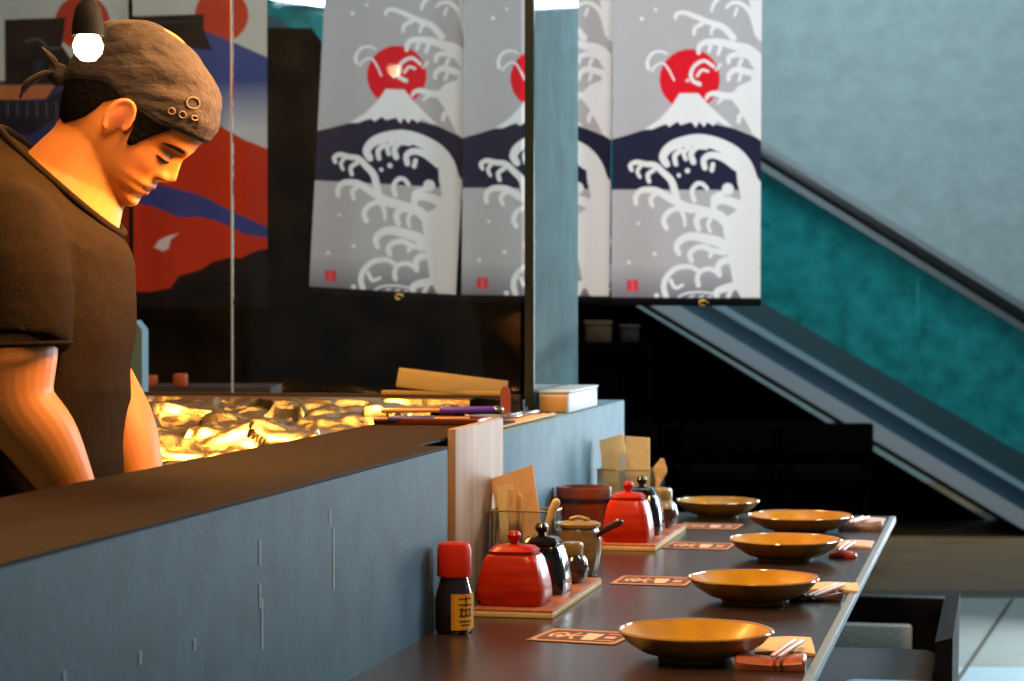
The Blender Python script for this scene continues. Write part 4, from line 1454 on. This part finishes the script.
def hair_patch(bm, rows, sd, off=0.25, n=22):
    vr = []
    for u, f0, f1 in rows:
        row = []
        for i in range(n):
            f = f0 + (f1 - f0) * i / (n - 1)
            fr, bk, w = sec(u)
            fcl = max(f, bk - off * .98)
            edge = min(i, n - 1 - i) / (n - 1)
            s = side_s(u, fcl, off + .02 * math.sin(5 * f + 3 * u))
            row.append(bm.verts.new(head_to_body(u, fcl, sd * s)))
        vr.append(row)
    for a, b in zip(vr, vr[1:]):
        for i in range(n - 1):
            bm.faces.new((a[i], a[i + 1], b[i + 1], b[i]))


bm = bmesh.new()
for sd in (-1, 1):
    hair_patch(bm, [(5.2, 1, 9.6), (3.6, 3.2, 9.2), (2.4, 4.6, 8.4), (1.2, 5.0, 7.6), (0.2, 5.2, 7.1), (-.8, 5.4, 6.7), (-1.5, 5.6, 6.2)], sd, .22)
    hair_patch(bm, [(5.2, -9.6, 3.2), (3.4, -9.6, 1.4), (2.2, -9.6, .4), (1, -9.3, -.6), (-.6, -9, -1.0), (-2.2, -8.4, -1.6), (-3.6, -7.6, -2.6), (-5.0, -6.8, -4.0)], sd, .22, 30)
o = done('hair', bm, M['hair'], CH, angle=180)
so = o.modifiers.new('t', 'SOLIDIFY')
so.thickness = 0.004
so.offset = 0.6
# brows and lashes
for sd in (-1, 1):
    pts, pl2 = [], []
    for k in range(9):
        v = k / 8
        s = 1.6 + 3.6 * v
        u = 1.75 + .35 * math.sin(PI * v * .8) - .45 * v * v
        fr = None
        # front surface at (u, s)
        def front_f(u, s):
            a, b, w = sec(u)
            c, h = (a + b) / 2, (a - b) / 2
            q = min(.999, abs(s) / w)
            x = (1 - q ** HN) ** (1 / HN)
            return c + h * x + feat(u, s)
        pts.append(head_to_body(u, front_f(u, s) + (.05 if sd < 0 else -.15), sd * s))
        s2 = 1.7 + 2.9 * v
        u2 = -.62 - .18 * math.sin(PI * v) + .12 * v
        pl2.append(head_to_body(u2, front_f(u2, s2) + .03, sd * s2))
    bm = bmesh.new()
    tube(bm, pts, [.002, .0034, .0042, .0044, .0042, .0038, .0032, .0024, .001], 8, flat=.6)
    done('eyebrow', bm, M['hair'], CH, angle=180)
    bm = bmesh.new()
    tube(bm, pl2, [.001, .0016, .002, .0022, .0023, .0022, .002, .0018, .001], 8)
    done('eyelash', bm, M['hair'], CH, angle=180)

# --- head wrap
bm = bmesh.new()
NTW, NV = 120, 34
cols = []
RF = [-10, -6, -2, 2.2, 7.7, 10.5, 12.9]
RU = [-1.6, 1.6, 3.9, 3.5, 3.7, 4.6, 5.0]
for i in range(NTW):
    t = 2 * PI * i / NTW
    u = 4.0
    for _ in range(12):
        f, s = surf(u, t, .45)
        u = 0.5 * u + 0.5 * float(np.interp(f, RF, RU))
    col = []
    for k in range(NV):
        v = k / (NV - 1)
        uk = u + (14.45 - u) * math.sin(v * PI / 2) ** 0.9
        f, s = surf(uk, t, .40)
        # slack, folded cloth
        puff = 0.15 * math.sin(PI * min(1, v * 1.1)) * (1 if v < .9 else 0)
        phi = math.atan2(uk + .6, f + 10.5)
        fold = (0.20 * math.sin(24 * phi + .25 * s) + .10 * math.sin(41 * phi - .2 * s)) * math.sin(PI * min(1, v * 1.02))
        r = math.hypot(f - 1.5, s) + 1e-6
        k2 = (r + (puff + fold) * (0.35 if v < .06 else 1)) / r
        uk2 = uk + (-0.5 + fold * .6) * v
        col.append(bm.verts.new(head_to_body(uk2, 1.5 + (f - 1.5) * k2, s * k2)))
    cols.append(col)
for i in range(NTW):
    a, b = cols[i], cols[(i + 1) % NTW]
    for k in range(NV - 1):
        bm.faces.new((a[k], b[k], b[k + 1], a[k + 1]))
bm.faces.new([c[-1] for c in cols])
wr = done('head_wrap', bm, M['wrap'], CH, angle=180)
so = wr.modifiers.new('t', 'SOLIDIFY')
so.thickness = 0.004
so.offset = 1
# hem band along the rim
pts = [c[0].co.copy() if False else None for c in cols]
rim = [wr.data.vertices[i * NV].co.copy() for i in range(NTW)] if len(wr.data.vertices) >= NTW * NV else []
bm = bmesh.new()
tube(bm, rim[::2] + [rim[0]], 0.0032, 8)
done('hem', bm, M['wrap'], wr, angle=180)
# knot and two tails at the back
bm = bmesh.new()
ku, kf = -0.6, -10.2
bmesh.ops.create_icosphere(bm, subdivisions=3, radius=0.017)
for v in bm.verts:
    v.co *= 1 + .22 * noise.noise(v.co * 70)
bmesh.ops.translate(bm, vec=head_to_body(ku, kf, -1.0), verts=bm.verts)
tube(bm, [head_to_body(ku, kf, -1), head_to_body(-1.6, -11.6, -2.2), head_to_body(-4.2, -12.6, -2.8), head_to_body(-6.0, -12.4, -2.8)], [.010, .016, .019, .008], 14, k=4, flat=.3)
tube(bm, [head_to_body(ku, kf, -1), head_to_body(.6, -12.2, -1.4), head_to_body(1.0, -14.0, -1.8)], [.010, .015, .006], 14, k=4, flat=.3)
done('wrap_knot', bm, M['wrap'], wr, angle=180)
# embroidered rings near the front
bm = bmesh.new()


def wrap_pt(u, f, sd=-1, off=1.05):
    return head_to_body(u, f, sd * side_s(u, f, off))


for uc, fc, r in ((8.8, 9.6, .8), (6.6, 9.6, .45), (6.1, 8.2, .45), (7.2, 11.0, .35)):
    p = [wrap_pt(uc + r * math.sin(a), fc + r * math.cos(a)) for a in [2 * PI * k / 18 for k in range(19)]]
    tube(bm, p, .0012, 6)
done('embroidery', bm, M['thread'], wr, angle=180)

# --- clothes
bm = bmesh.new()
torso(bm, 1.0, RINGS, 2.45, 64)
NS = [(-.075, -.10, 1.355), (-.035, -.158, 1.335), (-.018, -.212, 1.271), (-.013, -.240, 1.215), (-.011, -.249, 1.186)]
tube(bm, NS, [.066, .076, .078, .076, .076], 30, k=5, round_caps=False)
FS = [(-.10, .11, 1.36), (-.085, .155, 1.345), (-.062, .203, 1.275), (-.036, .212, 1.215), (-.028, .212, 1.195)]
tube(bm, FS, [.07, .08, .078, .074, .073], 30, k=5, round_caps=False)
me = grid_remesh(bm, 0.006, 'shirt', 5, 0.5)
for v in me.vertices:
    p = v.co
    q = Vector((p.x * 7, p.y * 5, p.z * 4))
    f = noise.noise(q * 1.5) * .007 + abs(noise.noise(Vector((p.x * 9 + p.z * 8, p.y * 4, p.z * 6 - p.x * 5)))) * -.008 + noise.noise(Vector((p.x * 20 + p.z * 14, p.y * 9, p.z * 9 - p.x * 12))) * .0035
    v.co += v.normal * f
me.materials.clear()
me.materials.append(M['shirt'])
sh = link(bpy.data.objects.new('tshirt', me), CH)
# ribbed collar and sleeve hem
n = 48
(fx, fz), (bx, bz), hb = RINGS[0]
cpts = []
for i in range(n + 1):
    t = 2 * PI * i / n
    ct, st = math.cos(t), math.sin(t)
    x = math.copysign(abs(ct) ** (2 / 2.45), ct)
    y = math.copysign(abs(st) ** (2 / 2.45), st)
    cpts.append(((fx + bx) / 2 + (fx - bx) / 2 * x * .99, hb * y * .99, (fz + bz) / 2 + (fz - bz) / 2 * x * .99 + .002))
tubeo('collar', cpts, .0065, M['shirt'], sh, n=10)
hp = [(-.012 + .0735 * math.cos(a), -.248 + .0735 * math.sin(a), 1.190 + .003 * math.cos(a)) for a in [2 * PI * k / 30 for k in range(31)]]
tubeo('sleeve_hem', hp, .0035, M['shirt'], sh, n=8)
bm = bmesh.new()
torso(bm, 1.03, [((.085, .90), (-.161, .90), .198), ((.085, .80), (-.165, .80), .2), ((.07, .72), (-.15, .72), .19)], 2.4, 40)
for sy in (-1, 1):
    tube(bm, [(-.045, sy * .10, .82), (-.042, sy * .105, .5), (-.052, sy * .107, .1)], [.105, .085, .075], 24, k=4, round_caps=False)
me = grid_remesh(bm, 0.009, 'trousers', 4, .5)
me.materials.clear()
me.materials.append(M['trousers'])
link(bpy.data.objects.new('trousers', me), CH)
for sy in (-1, 1):
    bm = bmesh.new()
    tube(bm, [(-.10, sy * .107, .045), (-.03, sy * .107, .052), (.06, sy * .11, .04), (.14, sy * .113, .03)], [.042, .05, .045, .03], 18, k=4, flat=.95)
    for v in bm.verts:
        v.co.z = max(v.co.z, 0.002)
    done('shoe', bm, M['shoe'], CH, angle=60)


# ================================================================== LIGHT
def area(name, loc, target, size, power, col, sy=None, spread=PI):
    l = bpy.data.lights.new(name, 'AREA')
    l.energy = power
    l.color = col
    l.shape = 'RECTANGLE'
    l.spread = spread
    l.size = size
    l.size_y = sy or size
    o = bpy.data.objects.new(name, l)
    COL.objects.link(o)
    o.location = loc
    o.rotation_euler = (Vector(target) - Vector(loc)).to_track_quat('-Z', 'Y').to_euler()
    return o


WARM = (1.0, 0.47, 0.11)
COOL = (0.70, 0.88, 1.0)
area('light_grill', (-1.7, 4.4, 2.4), (-1.7, 4.5, 1.0), 0.7, 70, WARM, 1.0)
area('light_face', (-0.72, 3.22, 1.78), (-1.26, 3.15, 1.48), 0.35, 7.0, (1.0, 0.50, 0.17), spread=1.0)
area('light_cook_top', (-1.65, 2.75, 2.5), (-1.4, 3.1, 1.2), 0.4, 5, (1.0, 0.40, 0.09))
area('light_counter_warm', (-0.6, 2.6, 2.6), (-0.5, 3.6, CT), 0.4, 34, (1.0, 0.68, 0.36), 0.8)
area('light_mall_right', (1.9, 6.4, 2.1), (-0.75, 4.6, 0.85), 1.2, 100, COOL, 1.0)
area('light_banners', W(0.0, 3.5, 2.85), W(0.0, 4.5, 1.7), 1.8, 42, (0.92, 0.96, 1.0), 0.5)
area('light_wall', W(2.2, 7.0, 4.8), W(2.4, 9.6, 2.6), 3.5, 460, (0.82, 0.95, 1.0), 1.0)
area('light_floor', W(2.6, 4.5, 2.9), W(2.2, 5.3, 0), 1.5, 50, COOL)
area('light_seats', (0.7, 4.3, 2.3), (-0.2, 4.8, 0.5), 0.5, 12, COOL)
area('light_pot_strip', (0.78, 9.0, 1.15), (-0.75, 3.6, 0.85), 0.8, 80, (0.85, 0.94, 1.0), 1.5)  # added unseen light, puts the highlight strip on the pots
pl_ = bpy.data.lights.new('light_bulb', 'POINT')
pl_.energy = 0.5
pl_.color = (1, .5, .16)
pl_.shadow_soft_size = 0.03
o = bpy.data.objects.new('light_bulb', pl_)
COL.objects.link(o)
o.location = (-1.218, 2.934, 1.55)

wd = bpy.data.worlds.new('world')
SC.world = wd
wd.use_nodes = True
bgn = wd.node_tree.nodes['Background']
bgn.inputs['Color'].default_value = (0.42, 0.55, 0.62, 1)
bgn.inputs['Strength'].default_value = 0.16

# ================================================================== CAMERA
cam = bpy.data.cameras.new('camera')
co_ = bpy.data.objects.new('camera', cam)
COL.objects.link(co_)
co_.location = (0, 0, 1.25)
co_.rotation_euler = (math.radians(90) - math.atan(40.5 / 2300), 0, YAW)
cam.sensor_width = 36
cam.lens = 36 * 2300 / 1024
cam.clip_start = 0.05
cam.dof.use_dof = True
cam.dof.focus_distance = 3.6
cam.dof.aperture_fstop = 8
SC.camera = co_
SC.view_settings.view_transform = 'Standard'
SC.view_settings.look = 'None'
SC.view_settings.exposure = 0.0
SC.cycles.max_bounces = 8
SC.cycles.transparent_max_bounces = 16
SC.cycles.caustics_reflective = False
SC.cycles.caustics_refractive = False
SC.cycles.sample_clamp_indirect = 4.0
